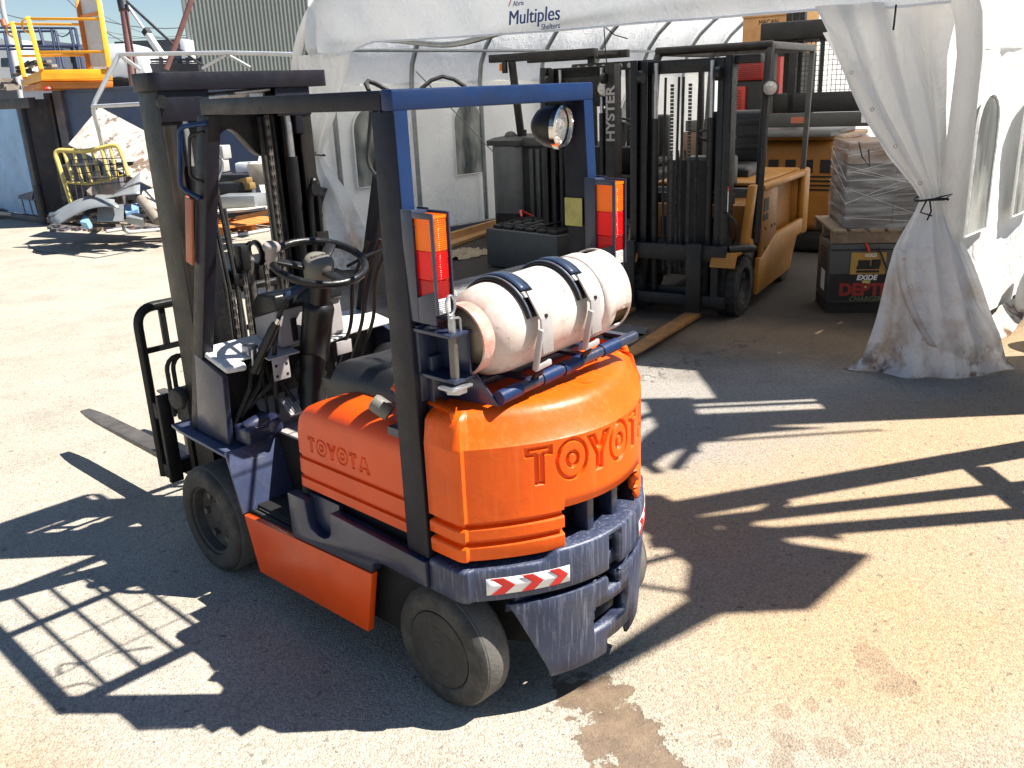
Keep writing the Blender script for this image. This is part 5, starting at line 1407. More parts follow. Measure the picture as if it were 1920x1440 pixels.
pa = thing('pallet', 'worn wooden pallet lying on top of the dark battery charger', 'pallet', loc=(5.79,1.02,.625), rz=math.atan2(-.50,.34))
for k in range(7): MB().box(-.46+.152*k,-.46+.152*k+.12,-.22,.72,.095,.117).build('slat', 'pallet_wood', pa, bevel=.002)
for k in range(3): MB().box(-.46,.58,-.20+.41*k,-.12+.41*k,.0,.095).build('bearer', 'pallet_wood', pa, bevel=.002)
ld = thing('wrapped_load', 'pallet load of cartons in clear stretch film beside the tied right curtain', 'pallet load', loc=(5.80,1.01,.742), rz=math.atan2(-.50,.34))
for z0, z1, x1, m in ((0,.27,.40,'carton_grey'),(.275,.54,.42,'carton_grey'),(.545,.72,.40,'cardboard')):
    for k in range(2):
        a = -.36+k*(x1+.36)/2
        MB().box(a+.002,a+(x1+.36)/2-.002,-.14,.60,z0,z1).build('carton', m, ld, bevel=.004)
G = []
for z in np.linspace(-.02,.76,14):
    row = []
    for k in range(41):
        q = 2*PI*k/40; c_, s_ = math.cos(q), math.sin(q); m_ = max(abs(c_), abs(s_))
        x = .03+c_/m_*(.405+.006*math.sin(q*7+z*20)); y = .23+s_/m_*(.385+.006*math.sin(q*9-z*15)); row.append((x, y, z))
    G.append(row)
G.append([(x*.5+.015, y*.5+.12, .775) for x, y, z in G[-1]])
MB().grid(G).build('stretch_film', 'stretch_film', ld, smooth=60)
b = MB()
for k in range(9):
    z0 = random.uniform(.02,.7); z1 = np.clip(z0+random.uniform(-.35,.35), .0, .76)
    b.bar((-.38,-.158-.002*k%.01,z0),(.44,-.158-.002*k%.01,z1),.0014,.0022)
for k in range(5):
    z0 = random.uniform(.02,.7); z1 = np.clip(z0+random.uniform(-.3,.3), .0, .76)
    b.bar((-.379,-.15,z0),(-.379,.6,z1),.0014,.0022)
tag(b.build('film_ridge', 'white_print', ld, smooth=0), kind='stuff')
l2 = thing('wrapped_load', 'blue tinted wrapped load half hidden by the right curtain', 'pallet load', loc=(6.25,.62,.0), rz=math.atan2(-.50,.34))
for z0 in (.1,.45,.8): MB().box(-.2,.4,.0,.6,z0,z0+.345).build('carton', 'carton_grey', l2, bevel=.004)
MB().box(-.21,.41,-.01,.61,.08,1.17).build('stretch_film', 'stretch_film', l2, bevel=.01)
MB().box(-.22,.42,.0,.62,.0,.08).build('pallet_base', 'pallet_wood', l2)

# 7. back of the shelter
rm = wthing('red_machine', 'red machine with louvred covers at the back of the shelter', 'machine', (10.6,4.9,0))
MB().box(10.4,11.2,4.50,5.30,.1,2.0).build('body', 'old_black', rm, bevel=.02)
MB().box(10.36,11.2,4.62,5.32,2.0,2.28).build('red_hood', 'machine_red', rm, bevel=.03)
MB().box(10.36,10.42,4.95,5.32,1.30,1.92).build('red_cover', 'machine_red', rm, bevel=.01)
for k in range(8): MB().box(10.352,10.36,4.70,5.24,2.03+.028*k,2.036+.028*k).build('louvre', 'old_black', rm)
for k in range(14): MB().box(10.352,10.36,5.0,5.28,1.34+.04*k,1.346+.04*k).build('louvre', 'old_black', rm)
MB().bar((10.2,4.35,1.2),(10.2,4.35,2.3),.10,.10).build('red_post', 'machine_red', rm)
cb = wthing('crate_panel', 'orange-brown wooden crate stacked high at the back of the shelter', 'crate', (11.0,4.75,0))
MB().box(10.7,11.6,4.45,5.22,2.36,2.95).build('crate_body', 'board_tan', cb, bevel=.01)
fr = frame_rot((0,-1,0),(0,0,1))
text('stencil', 'MACAN', 'old_black', cb, .09, (10.695,4.80,2.80), fr, extrude=.001)
for z in (2.40,2.88): MB().box(10.68,10.70,4.45,5.22,z,z+.05).build('crate_batten', 'board_tan', cb)
MB().box(10.7,11.6,4.45,5.22,.0,2.36).build('crate_stand', 'old_black', cb)
sk_ = wthing('carton_stack', 'tall stack of brown cartons beyond the dark forklift masts', 'carton stack', (9.2,4.6,0))
for k in range(3): MB().box(9.0,9.6,4.35,5.15,.1+.42*k,.51+.42*k).build('carton', 'cardboard', sk_, bevel=.005)
for k in range(1): MB().box(9.0,9.6,4.40,5.10,1.36,1.50).build('carton', 'carton_grey', sk_, bevel=.005)
MB().box(8.95,9.65,4.3,5.2,.0,.1).build('pallet_base', 'pallet_wood', sk_)
pk = wthing('plank', 'long tan board lying along the foot of the far shelter wall', 'board', (7.0,7.3,0))
MB().hexa([(5.95,6.85,.01),(8.1,7.55,.01),(8.02,7.75,.01),(5.88,7.05,.01)],[(5.95,6.85,.05),(8.1,7.55,.05),(8.02,7.75,.05),(5.88,7.05,.05)]).build('board', 'board_tan', pk)
MB().hexa([(5.95,7.1,.05),(8.1,7.65,.05),(8.08,7.72,.05),(5.93,7.17,.05)],[(5.95,7.1,.14),(8.1,7.65,.14),(8.08,7.72,.14),(5.93,7.17,.14)]).build('board', 'board_tan', pk)
# rag of crumpled brown paper near the board
G = []
for i in range(14):
    G.append([(5.45+.05*i+.02*math.sin(j), 6.1+.045*j+.03*math.sin(i*1.7), .01+.05*abs(math.sin(i*1.3+j*.9)*math.sin(j*1.1))) for j in range(13)])
solo('paper_sheet', 'crumpled brown paper on the shelter floor near the tan board', 'paper', MB().grid(G), mat('brown_paper', (.33,.26,.18), .8, var=.2).name)
G = []
for i in range(9):
    G.append([(3.62+.05*i, 2.22+.05*j+.03*math.sin(i), .008+.02*abs(math.sin(i*1.9+j*1.3))) for j in range(8)])
solo('paper_sheet', 'grey sheet of paper on the ground between the brown forks', 'paper', MB().grid(G), 'carton_grey')
# grey plastic roll and a tyre by the outside of the near wall
rl = MB(); 
G = []
for k in range(25):
    q = 2*PI*k/24
    G.append([(6.12+.30*t+.17*math.cos(q)*s_, -.16+.14*math.sin(q)*s_, .38+.30*math.cos(q+.5)*s_+.05*t) for t, s_ in ((-.3,.25),(-.2,.85),(0,1.),(.6,1.),(1.,.9),(1.1,.3))])
solo('plastic_roll', 'rolled grey plastic sheet leaning on the outside of the shelter wall', 'plastic roll', MB().grid(G), mat('grey_sheet', (.30,.30,.29), .35, var=.2, bump=.4, bscale=12).name, smooth=60)
tr_ = thing('loose_tyre', 'black tyre standing at the right edge beside the shelter wall', 'tyre', loc=(5.35,-.62,0), rz=R(-25))
MB().lathe([(.14,.07),(.16,.09),(.22,.09),(.245,.06),(.25,0),(.245,-.06),(.22,-.09),(.16,-.09),(.14,-.07)], (0,0,.25), (1,0,0), 30).build('tyre_body', 'rubber', tr_, smooth=60)
MB().lathe([(.14,.06),(.12,.02),(.04,.02),(0,.03)], (0,0,.25), (-1,0,0), 20).build('rim', 'rim_dirty', tr_)
# ------------------------------------------------------------------ yard behind, left
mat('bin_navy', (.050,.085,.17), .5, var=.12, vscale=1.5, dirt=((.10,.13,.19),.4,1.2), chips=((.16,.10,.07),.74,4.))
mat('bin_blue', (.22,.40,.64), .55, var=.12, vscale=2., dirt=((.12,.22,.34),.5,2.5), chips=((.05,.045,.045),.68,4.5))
mat('rusty_post', (.10,.10,.12), .6, var=.3, vscale=4, dirt=((.28,.15,.07),.8,3.), chips=((.20,.24,.30),.62,6.))
mat('dark_frame', (.020,.022,.03), .55, var=.3, dirt=((.10,.055,.03),.5,3.))
mat('basket_yellow', (.85,.40,.02), .45, var=.08, dirt=((.55,.22,.02),.4,5.))
mat('basket_orange', (.60,.20,.03), .55, var=.15)
mat('basket_navy', (.035,.05,.11), .5, var=.1)
mat('sheet_white', (.55,.50,.45), .6, var=.25, vscale=2.5, dirt=((.17,.11,.08),1.,2.2), streak=((.70,.68,.64),.6,5.), chips=((.20,.14,.10),.555,2.6), scr=((.12,.09,.07),.8,5.))
mat('pale_yellow', (.58,.46,.14), .5, var=.15, dirt=((.25,.18,.08),.5,10.))
mat('sheet_grey', (.27,.29,.30), .4, metal=.3, var=.15, vscale=2, dirt=((.15,.15,.15),.5,3.))
mat('wood_grey', (.26,.22,.18), .85, var=.25, vscale=8, bump=.3, dirt=((.12,.10,.08),.5,6.))
mat('wood_pale', (.58,.50,.40), .8, var=.2, vscale=6)
mat('pallet_orange', (.62,.22,.05), .7, var=.25, vscale=6, dirt=((.35,.14,.05),.5,8.))
mat('cladding', (.235,.255,.24), .55, var=.06, vscale=.6)
mat('brown_pipe', (.16,.07,.06), .5, var=.25, vscale=2, dirt=((.30,.16,.12),.5,2.))
mat('pipe_grey', (.52,.53,.54), .4, metal=.3, var=.1)
mat('van_white', (.78,.80,.82), .3, var=.03, coat=.4)
mat('far_wall', (.075,.085,.105), .8, var=.15, vscale=.4)
mat('far_roof', (.05,.065,.09), .7, var=.1)
mat('window_dark', (.03,.045,.055), .12, var=.1)
mat('twig', (.20,.17,.155), .9, var=.2)
mat('pole_grey', (.36,.36,.37), .8, var=.1)
mat('wire_dark', (.06,.07,.08), .6)
mat('brick_face', (.20,.075,.05), .85, var=.3, vscale=6)
mat('fence_green', (.012,.045,.04), .7, var=.2)
mat('steel_tube_yellow', (.25,.155,.04), .5, var=.2, dirt=((.2,.12,.05),.5,6.))
mat('concrete_grey', (.36,.36,.35), .85, var=.15, bump=.2)
mat('dull_red', (.20,.03,.02), .6, var=.2)
UP = Vector((0,0,1))

# blue steel bin with its rusty corner post
ND = Vector((.4,-.9,0)).normalized()
A0 = gp(100,420); A0 = Vector((4.75,15.45,0)); B0 = A0+ND*3.95
side_n = Vector((-ND.y, ND.x, 0)); 
if side_n.x < 0: side_n = -side_n
bn = wthing('scrap_bin', 'long dark blue steel scrap bin behind the leaning rusty sheet, its end paler for the sun put into its colour', 'scrap bin', A0)
def rib_quad(b, p, q, z0, z1, t): return b.sheet3([Vector((*p[:2],z0)), Vector((*q[:2],z0)), Vector((*q[:2],z1)), Vector((*p[:2],z1))], t)
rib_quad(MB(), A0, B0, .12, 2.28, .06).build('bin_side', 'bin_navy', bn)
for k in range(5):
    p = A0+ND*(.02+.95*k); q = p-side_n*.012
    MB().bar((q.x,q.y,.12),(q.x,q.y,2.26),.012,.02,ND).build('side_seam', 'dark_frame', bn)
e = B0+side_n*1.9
rib_quad(MB(), B0, e, .12, 2.28, .06).build('bin_end', 'bin_blue', bn)  # same bin in paler blue: sun on this end put into the colour
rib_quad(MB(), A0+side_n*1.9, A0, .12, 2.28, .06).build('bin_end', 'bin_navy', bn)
MB().bar((A0.x,A0.y,2.31),(B0.x,B0.y,2.31),.10,.07).bar((B0.x,B0.y,2.31),(e.x,e.y,2.31),.10,.07).build('top_rim', 'bin_navy', bn, bevel=.01)
q = A0-ND*.10-side_n*.02
MB().bar((q.x,q.y,0),(q.x,q.y,2.33),.24,.20,ND).build('corner_post', 'rusty_post', bn, bevel=.02)
q = A0-ND*.36
MB().bar((q.x,q.y,0),(q.x,q.y,2.30),.22,.16,ND).build('corner_post', 'dark_frame', bn, bevel=.02)
MB().prism([(0,0),(1.9,0),(1.9,1.6),(0,1.6)], 'x', 0, .01)
# paler bin to the left: end panel between dark posts
c0 = gp(-40,400); 
lb = wthing('scrap_bin', 'pale blue steel bin end with peeling paint between dark posts at the far left', 'scrap bin', gp(25,405))
p0 = gp(-28,402); p1 = gp(80,417)
dv = (p1-p0).normalized()
def panel(p, q, z0, z1, m, nm, par, t=.06):
    return rib_quad(MB(), p, q, z0, z1, t).build(nm, m, par)
panel(p0+dv*.12, p1, .14, 2.05, 'bin_blue', 'end_panel', lb)
MB().bar((*(p0+dv*.04)[:2],0),(*(p0+dv*.04)[:2],2.2),.18,.18,dv).build('corner_post', 'dark_frame', lb, bevel=.02)
bkv = Vector((.72,.69,0))
p2 = p1+dv*.10; p3 = p2+bkv*1.6+dv*.2
MB().bar((*p2[:2],0),(*p2[:2],2.2),.10,.16,dv).build('corner_post', 'dark_frame', lb, bevel=.02)
panel(p2+bkv*.02, A0-ND*.36, .0, 2.2, 'dark_frame', 'recess_wall', lb)
MB().bar((*p0[:2],2.14),(*(p2+dv*.5)[:2],2.14),.14,.18).build('top_rim', 'dark_frame', lb, bevel=.01)
MB().bar((*(p0+dv*.12)[:2],.06),(*p2[:2],.06),.16,.12).build('bottom_rim', 'rusty_post', lb, bevel=.01)
z0 = .46
sh = MB().sheet3([p1-dv*.72-bkv*.10+UP*.42, p1-dv*.05-bkv*.16+UP*.42, p1-dv*.02-bkv*.03+UP*.62, p1-dv*.80-bkv*.01+UP*.52], .02).build('torn_flap', 'rusty_post', lb)
for k, t in enumerate((.62,.28,.05)):
    MB().bar(p1-dv*t-bkv*.06+UP*.42, p1-dv*(t-.05)-bkv*.05+UP*.1, .05, .04).build('loose_bar', 'dark_frame', lb)
MB().tube([p1+dv*.32-bkv*.2+UP*.02, p1+dv*.30-bkv*.2+UP*.72], .07, 10).build('bin_peg', 'dark_frame', lb)
for k in range(6):
    q = p0+dv*.2*k+bkv*.1
    MB().lathe([(0,0),(.05,0),(.05,.08),(0,.08)], (q.x,q.y,2.23), (0,0,1), 8).build('rim_hook', 'dark_frame', lb)
solo('red_bucket', 'small upturned red bucket on top of the blue bin under the yellow basket', 'bucket', MB().lathe([(.0,0),(.07,0),(.08,.03),(.06,.06),(0,.07)], at(90,170,15.4), (0,0,1), 12), 'machine_red')

# yellow work platform on the bins
def bar_at(b, p, q, w, h=None, up=(0,0,1)): return b.bar(p, q, w, h or w, up)
yb = wthing('work_platform', 'yellow steel work platform with guard rails standing on the blue bins', 'work platform', at(140,165,15.9))
F, K = 15.4, 16.3
for nm, pts, m, w in (('post',(at(52,32,F),at(78,131,F)),'basket_yellow',.075),('post',(at(184,-6,F),at(205,128,F)),'basket_yellow',.085),
                      ('post',(at(23,42,K),at(46,146,K)),'basket_yellow',.075),('post',(at(144,-6,K),at(167,128,K)),'basket_orange',.085)):
    bar_at(MB(), *pts, w, None, (0.3,.9,0)).build(nm, m, yb, bevel=.006)
for a, b, m in ((at(54,35,F),at(191,36,F),'basket_yellow'),(at(70,98,F),at(202,97,F),'basket_yellow'),(at(26,45,K),at(152,46,K),'basket_yellow'),(at(40,105,K),at(165,103,K),'basket_yellow')):
    bar_at(MB(), a, b, .045, .045).build('rail', m, yb, bevel=.01)
for x, y, d in ((52,36,F),(23,45,K)):
    c = at(x,y+12,d)
    MB().tube([c-AX*.10*math.sin(t)+UP*.14*math.cos(t)*.8 for t in np.linspace(0,PI,12)], .016, 6).build('end_loop', 'basket_yellow', yb)
MB().hexa([at(76,152,F),at(212,151,F),at(196,158,K+.2),at(40,162,K+.2)],[at(76,131,F),at(208,129,F),at(190,134,K+.2),at(44,146,K+.2)]).build('floor_tray', 'basket_yellow', yb, bevel=.01)
MB().hexa([at(76,165,F-.02),at(212,164,F-.02),at(200,168,K),at(44,172,K)],[at(76,154,F-.02),at(212,152.5,F-.02),at(200,158,K),at(44,163,K)]).build('floor_frame', 'basket_orange', yb, bevel=.01)
MB().sheet3([at(79,150,F-.05),at(205,147,F-.05),at(205,140,F-.05),at(79,141,F-.05)], .02).build('tread_plate', 'basket_yellow', yb)
b = MB()
g0, g1, g2, g3 = at(150,-6,K), at(183,-6,F), at(203,126,F), at(170,126,K)
def mesh_pt(u, v): return (g0*(1-u)+g1*u)*(1-v)+(g3*(1-u)+g2*u)*v
for k in range(-14, 46):
    for sgn in (1, -1):
        pts = []
        for t in np.linspace(0, 1, 25):
            v = k/45+.28*t if sgn > 0 else k/45+.28*(1-t)
            if 0 <= v <= 1: pts.append(mesh_pt(t, v))
        if len(pts) > 1: b.bar(pts[0], pts[-1], .009, .009)
tag(b.build('wire_mesh', 'pipe_grey', yb, smooth=0), kind='stuff')
bar_at(MB(), at(152,32,K), at(186,24,F), .05).build('mesh_rail', 'basket_orange', yb)
# navy railing behind it
nb = wthing('guard_rail_cage', 'dark blue railing cage behind the yellow work platform', 'railing', at(60,150,18.))
D1, D2 = 17.4, 18.6
for a, b2, w in (((-6,52),(140,53),.05),((-6,60),(104,58),.05),((-6,86),(150,87),.06),((-6,92),(118,93),.05)):
    MB().tube([at(*a,D1), at(*b2,D1)], w*.5, 6).build('rail', 'basket_navy', nb)
for a, b2 in (((34,60),(41,92)),((74,53),(83,88)),((97,56),(110,125)),((104,58),(121,128)),((132,54),(147,128)),((141,53),(156,128)),((8,58),(28,165))):
    MB().tube([at(*a,D1), at(*b2,D1)], .03, 6).build('post', 'basket_navy', nb)
MB().tube([at(104,60,D1),at(110,66,D1),at(117,69,D1),at(125,66,D1),at(131,60,D1)], .012, 5).build('chain', 'basket_navy', nb)
# loose timber and junk on the bins
jk = wthing('timber_pile', 'weathered timber planks heaped on the bins behind the yellow platform', 'timber pile', at(70,140,17.0))
for k in range(14):
    x0 = random.uniform(28,80); y0 = random.uniform(118,146); 
    MB().bar(at(x0,y0,17+random.random()), at(x0+random.uniform(18,40),y0+random.uniform(-16,4),17+random.random()), .12, .05).build('plank', random.choice(['wood_grey','wood_grey','dark_frame','wood_pale']), jk)
for k in range(5):
    MB().bar(at(-6+4*k,150+4*k,17), at(26+3*k,152+3*k,17.2), .10, .08).build('plank', random.choice(['wood_grey','dark_frame']), jk)

# grey pipe frame of a dismantled shelter
pf = wthing('pipe_frame', 'bare galvanized pipe frame of a dismantled carport standing in the yard', 'pipe frame', gp(232,439))
a = gp(233,440); d0 = 13.0
sh_ = at(173,200,d0); pk_ = at(223,102,d0); 
MB().tube(pipe_path([a+Vector((.55,-.2,.02)), a+Vector((.02,0,.03)), sh_, pk_], .12), .034, 8).build('frame_leg', 'pipe_grey', pf)
rdg = at(598,103,12.2)
MB().tube([pk_, at(425,99,12.6), rdg], .030, 8).build('ridge_pipe', 'pipe_grey', pf)
MB().tube([pk_, at(262,130,13.4)], .030, 8).build('roof_pipe', 'pipe_grey', pf)
MB().tube([sh_, at(262,195,12.6), at(330,193,12.2)], .028, 8).build('eave_pipe', 'pipe_grey', pf)
for p in ((425,102,380,128),(425,102,468,126),(588,103,640,125),(575,108,555,125)):
    MB().tube([at(p[0],p[1],12.6), at(p[2],p[3],12.9)], .024, 6).build('brace_pipe', 'pipe_grey', pf)
MB().tube([a+Vector((.55,-.2,.035)), a+Vector((2.6,-.5,.035))], .03, 8).build('ground_pipe', 'pipe_grey', pf)
MB().tube([gp(200,437)+UP*.03, gp(420,404)+UP*.03], .025, 8).build('ground_pipe', 'pipe_grey', pf)

# leaning square sheet
c = [at(188,203,14.9), at(130,273,14.5), at(286,354,13.6), at(352,290,14.0)]
ls = wthing('metal_sheet', 'square rusty white steel sheet standing on its corner against the blue bin', 'metal sheet', at(286,354,13.6))
MB().sheet3([c[0],c[1],c[2],c[3]], .03).build('sheet_face', 'sheet_white', ls)
# yellow tubular rail like a bed end, with dark mesh
yr = wthing('bed_rail', 'bent yellow tubular rail leaning in the scrap heap', 'rail', at(133,382,13.5))
d = 13.4
MB().tube(pipe_path([at(134,382,d),at(101,281,d),at(160,284,d),at(222,270,d),at(241,330,d)], .12), .035, 8).build('outer_tube', 'pale_yellow', yr)
MB().tube([at(121,341,d),at(166,345,d),at(208,337,d),at(239,326,d)], .022, 6).build('lower_tube', 'pale_yellow', yr)
for x0, x1, y0, y1 in ((119,138,283,340),(138,154,284,341),(155,172,283,343),(172,189,281,340),(190,206,278,336),(206,220,275,330)):
    MB().tube([at(x0,y0,d),at(x1,y1,d)], .026, 8).build('rail_bar', 'pale_yellow', yr)
b = MB()
for k in range(5): b.bar(at(130+2*k,300+13*k,d-.1), at(228+3*k,296+13*k-2*k,d-.1), .014, .014)
for k in range(9): b.bar(at(133+12*k,300,d-.1), at(146+11*k,375-4*k,d-.1), .014, .014)
tag(b.build('wire_grid', 'dark_frame', yr, smooth=0), kind='stuff')
# dark blocks and bars added to stand for the shade behind the rail
mf = wthing('shade_filler', 'dark blocks and bars added for the shade behind the yellow rail in the scrap heap', 'shade filler', at(180,395,14.1))
obox(MB(), at(165,398,14.2), AX+BX*.2, .55, .5, .75).build('shade_block', 'dark_frame', mf, bevel=.02)
obox(MB(), at(222,396,14.1), AX-BX*.1, .50, .5, .55).build('shade_block', 'rusty_post', mf, bevel=.02)
for k in range(7): MB().bar(at(128+16*k,392,13.9), at(134+16*k+6*(k%3),300+14*(k%4),14.0), .06, .05).build('shade_bar', 'dark_frame', mf)
for k in range(4): MB().bar(at(122,312+22*k,13.95), at(250,306+24*k,13.95), .06, .05).build('shade_rail', 'dark_frame', mf)
# curled grey sheet metal
G = []
for i in range(15):
    t = i/14; row = []
    for j in range(9):
        s_ = j/8
        x = 92+(262-92)*t; yb_ = 405-36*math.sin(t*PI/2)-6*t; yt = 398-14*t-70*max(0,t-.45)**1.2*1.8
        row.append(at(x, yb_*(1-s_)+yt*s_, 13.0+.5*s_))
    G.append(row)
solo('sheet_metal', 'curled grey sheet metal lying on the scrap heap with one corner up', 'sheet metal', MB().grid(G), 'sheet_grey', solid=.012, smooth=60)
G = []
for i in range(11):
    t = i/10; row = []
    for j in range(5):
        s_ = j/4; x = 95+120*t; row.append(at(x+(8 if s_ < .5 else 0), 424-30*math.sin(t*2.2)-22*s_-10*t, 12.8+.3*s_))
    G.append(row)
solo('sheet_metal', 'narrow bent grey sheet at the lower left of the scrap heap', 'sheet metal', MB().grid(G), 'sheet_grey', solid=.012, smooth=60)
solo('sheet_metal', 'flat grey plate standing at the foot of the scrap heap behind the frame leg', 'sheet metal', MB().sheet3([at(183,416,12.9),at(232,416,12.9),at(232,384,13.0),at(184,388,13.0)], .02), 'sheet_grey')
solo('wooden_post', 'short grey wooden post stuck up in the scrap heap', 'post', MB().bar(gp(183,432), at(172,358,13.0), .10, .10, (.7,.7,0)), 'wood_grey')
# scrap pieces
sc_ = [('scrap_sheet','crumpled pale fibre sheet in front of the leaning rusty sheet',[(264,370,13.2),(268,358,13.4),(300,350,13.6),(330,395,13.2),(318,410,13.0)],'wood_pale'),
       ('scrap_sheet','small pale blue plate low in the scrap heap',[(232,386,13.2),(262,380,13.4),(258,392,13.1),(236,400,13.0)],'bin_blue'),
       ('scrap_sheet','little teal box fragment under the bent sheet',[(150,416,12.8),(158,402,13.0),(168,412,12.8),(162,418,12.7)],'bin_blue'),
       ('scrap_board','dark grey block beside the pale fibre sheet',[(236,406,12.9),(252,398,13.1),(270,402,13.0),(268,412,12.8)],'sheet_grey')]
for nm, lab, pts, m in sc_: solo(nm, lab, 'scrap', MB().sheet3([at(*p) for p in pts], .10), m)
solo('scrap_pipe', 'grey pipe slanting down beside the pale fibre sheet', 'pipe', MB().tube([at(264,372,13.0),at(296,414,12.8)], .07, 10), 'wood_grey')
strips = []
for k in range(30):
    x = random.uniform(110,300); y = random.uniform(372,424); dpt = 13.5+random.uniform(-.2,.6)
    p = at(x,y,dpt); L_ = random.uniform(.25,.9); a_ = random.uniform(-.5,.5)
    e = p+AX*L_*math.cos(a_)+UP*L_*math.sin(a_)*.5+BX*random.uniform(-.2,.2)
    if min(p.z,e.z) < .03: continue
    sm_ = random.choice(['wood_grey','sheet_grey','dark_frame','dark_frame','dark_frame','rusty_post','wood_pale'])
    o = solo('scrap_strip', None, 'scrap', MB().bar(p, e, random.uniform(.03,.16), random.uniform(.01,.05), (random.uniform(-.4,.4),random.uniform(-.4,.4),1)), sm_, group='scrap strips in the left heap')
    strips.append((sm_, (p+e).dot(AX), o))
ORD = ['leftmost','second','third','fourth','fifth','sixth','seventh','eighth','ninth','tenth','eleventh','twelfth','thirteenth','fourteenth','fifteenth','sixteenth','seventeenth','eighteenth','nineteenth','twentieth']+['last']*12
SN = {'wood_grey':'grey wooden lath','sheet_grey':'grey metal strip','dark_frame':'black metal strip','rusty_post':'rusty strip','wood_pale':'pale wooden lath','pale_yellow':'yellow metal strip'}
for sm_ in SN:
    q = sorted([(x, k_, o) for k_, (m_, x, o) in enumerate(strips) if m_ == sm_], key=lambda t: t[0])
    for k_, (x, _, o) in enumerate(q): o['label'] = (ORD[k_]+' ' if k_ == 0 else ORD[k_]+' from the left ') + SN[sm_] + ' in the scrap heap under the yellow rail' if k_ == 0 else SN[sm_]+', '+ORD[k_]+' of its kind from the left in the scrap heap'
b = MB()
for k in range(230):
    x = random.uniform(95,320); y = random.uniform(404,434); p = gp(x, max(y, 414)) if y > 410 else at(x, y, 13.2)
    s_ = random.uniform(.02,.09)
    b.obox if False else obox(b, (p.x,p.y,max(p.z-.05,.0)), (random.uniform(-1,1),random.uniform(-1,1),0), s_*2, s_, s_*random.uniform(.4,1))
G = []
for i in range(34):
    row = []
    for j in range(12):
        p = gp(98+6.6*i, 431-2.0*j); row.append((p.x, p.y, max(0., .24*math.sin(PI*j/11)**.7*math.sin(PI*i/33)**.6*(.7+.3*math.sin(i*1.3+j*1.9)*math.sin(j*2.3+i*.7)))))
    G.append(row)
tag(MB().grid(G).build('rubble_mound', mat('rubble', (.16,.135,.11), .9, var=.5, vscale=8, bump=1., bscale=18, dirt=((.05,.045,.04),.8,7.)).name, None, smooth=180), 'low mound of dirt and rubble under the scrap sheets', None, kind='stuff')
tag(b.build('scrap_heap', 'rusty_post', None), 'small dark scrap heaped under the bent grey sheets', None, kind='stuff')
# heap seen through the mast: pallets, tubes, boxes
hp = 11.6
pal = wthing('pallet', 'orange wooden pallet lying behind the mast of the orange truck', 'pallet', gp(455,440))
o0 = gp(418,446)+UP*.02; u_ = (gp(505,432)-gp(418,446)).normalized(); v_ = Vector((-u_.y,u_.x,0))
for k in range(6): 
    p = o0+v_*(.18*k)
    MB().bar(p+UP*.13, p+u_*1.15+UP*.13, .13, .025).build('slat', 'pallet_orange', pal)
for k in range(3):
    p = o0+u_*(.05+.52*k)
    MB().bar(p+UP*.06, p+v_*1.0+UP*.06, .08, .11).build('bearer', 'pallet_orange', pal)
pal2 = wthing('pallet', 'pale wooden pallet on top of the orange pallet behind the mast', 'pallet', gp(455,425))
o1 = o0+v_*.35+u_*.1+UP*.16; u2 = (u_+v_*.25).normalized(); v2 = Vector((-u2.y,u2.x,0))
for k in range(6):
    p = o1+v2*(.17*k); MB().bar(p+UP*.12, p+u2*1.1+UP*.12, .12, .022).build('slat', 'wood_pale', pal2)
for k in range(3):
    p = o1+u2*(.05+.5*k); MB().bar(p+UP*.055, p+v2*.95+UP*.055, .08, .10).build('bearer', 'pallet_wood', pal2)
for nm, lab, cat_, px, py, dep, w, d_, h_, m in (
    ('battery_box','grey metal box low in the heap behind the mast','box',455,388,12.2,.55,.4,.17,'sheet_grey'),
    ('toolbox','black plastic box in the heap behind the mast','box',430,372,12.6,.7,.4,.22,'black_plastic'),
    ('foam_block','white foam block on the heap behind the mast','block',466,322,13.4,.32,.3,.14,'van_white'),
    ('concrete_block','grey concrete weight at the back of the heap','weight',413,322,13.6,.22,.25,.20,'concrete_grey'),
    ('concrete_block','second grey concrete weight stacked on the first','weight',413,298,13.6,.26,.26,.20,'concrete_grey'),
    ('dark_crate','dark crate behind the yellow tubes in the heap','crate',452,345,13.3,.6,.5,.16,'dark_frame'),
    ('dark_crate','low dark crate under the grey metal box in the heap','crate',440,404,12.9,1.0,.5,.22,'dark_frame'),
    ('red_box','red box half hidden behind the front post','box',399,398,12.4,.26,.3,.22,'dull_red'),
    ('white_crate','pale crate at the right of the heap behind the mast','crate',490,345,12.8,.22,.3,.30,'wood_pale')):
    p = at(px, py, dep); solo(nm, lab, cat_, obox(MB(), p, AX+BX*.25*random.uniform(-1,1), w, d_, h_), m, bevel=.015)
for k, (x0,y0,x1,y1) in enumerate(((425,350,468,338),(428,362,474,348))):
    lab = ('upper yellow square steel tube in the heap', 'lower yellow square steel tube in the heap')[k]
    o = solo('steel_tube', lab, 'steel tube', MB().bar(at(x0,y0,12.9), at(x1,y1,12.3), .09, .085), 'steel_tube_yellow', bevel=.005)
    q = at(x1,y1,12.09); 
    MB().add([], [])
solo('wood_plank', 'long white plank lying across the heap behind the mast', 'plank', MB().bar(at(395,398,11.9), at(498,390,11.9), .30, .03), 'wood_pale')
solo('wood_plank', 'brown plank leaning on the orange pallet', 'plank', MB().bar(at(450,408,11.8), at(512,396,11.4), .14, .05), 'pallet_orange')
solo('ground_pipe', 'long pale pipe on the ground in front of the orange pallet', 'pipe', MB().tube([gp(405,452)+UP*.03, gp(505,434)+UP*.03], .028, 8), 'pipe_grey')
solo('corner_plate', 'tall pale steel plate behind the heap', 'plate', MB().sheet3([at(478,330,13.8),at(492,372,13.6),at(505,372,13.8),at(492,250,14.2)], .03), 'sheet_white')
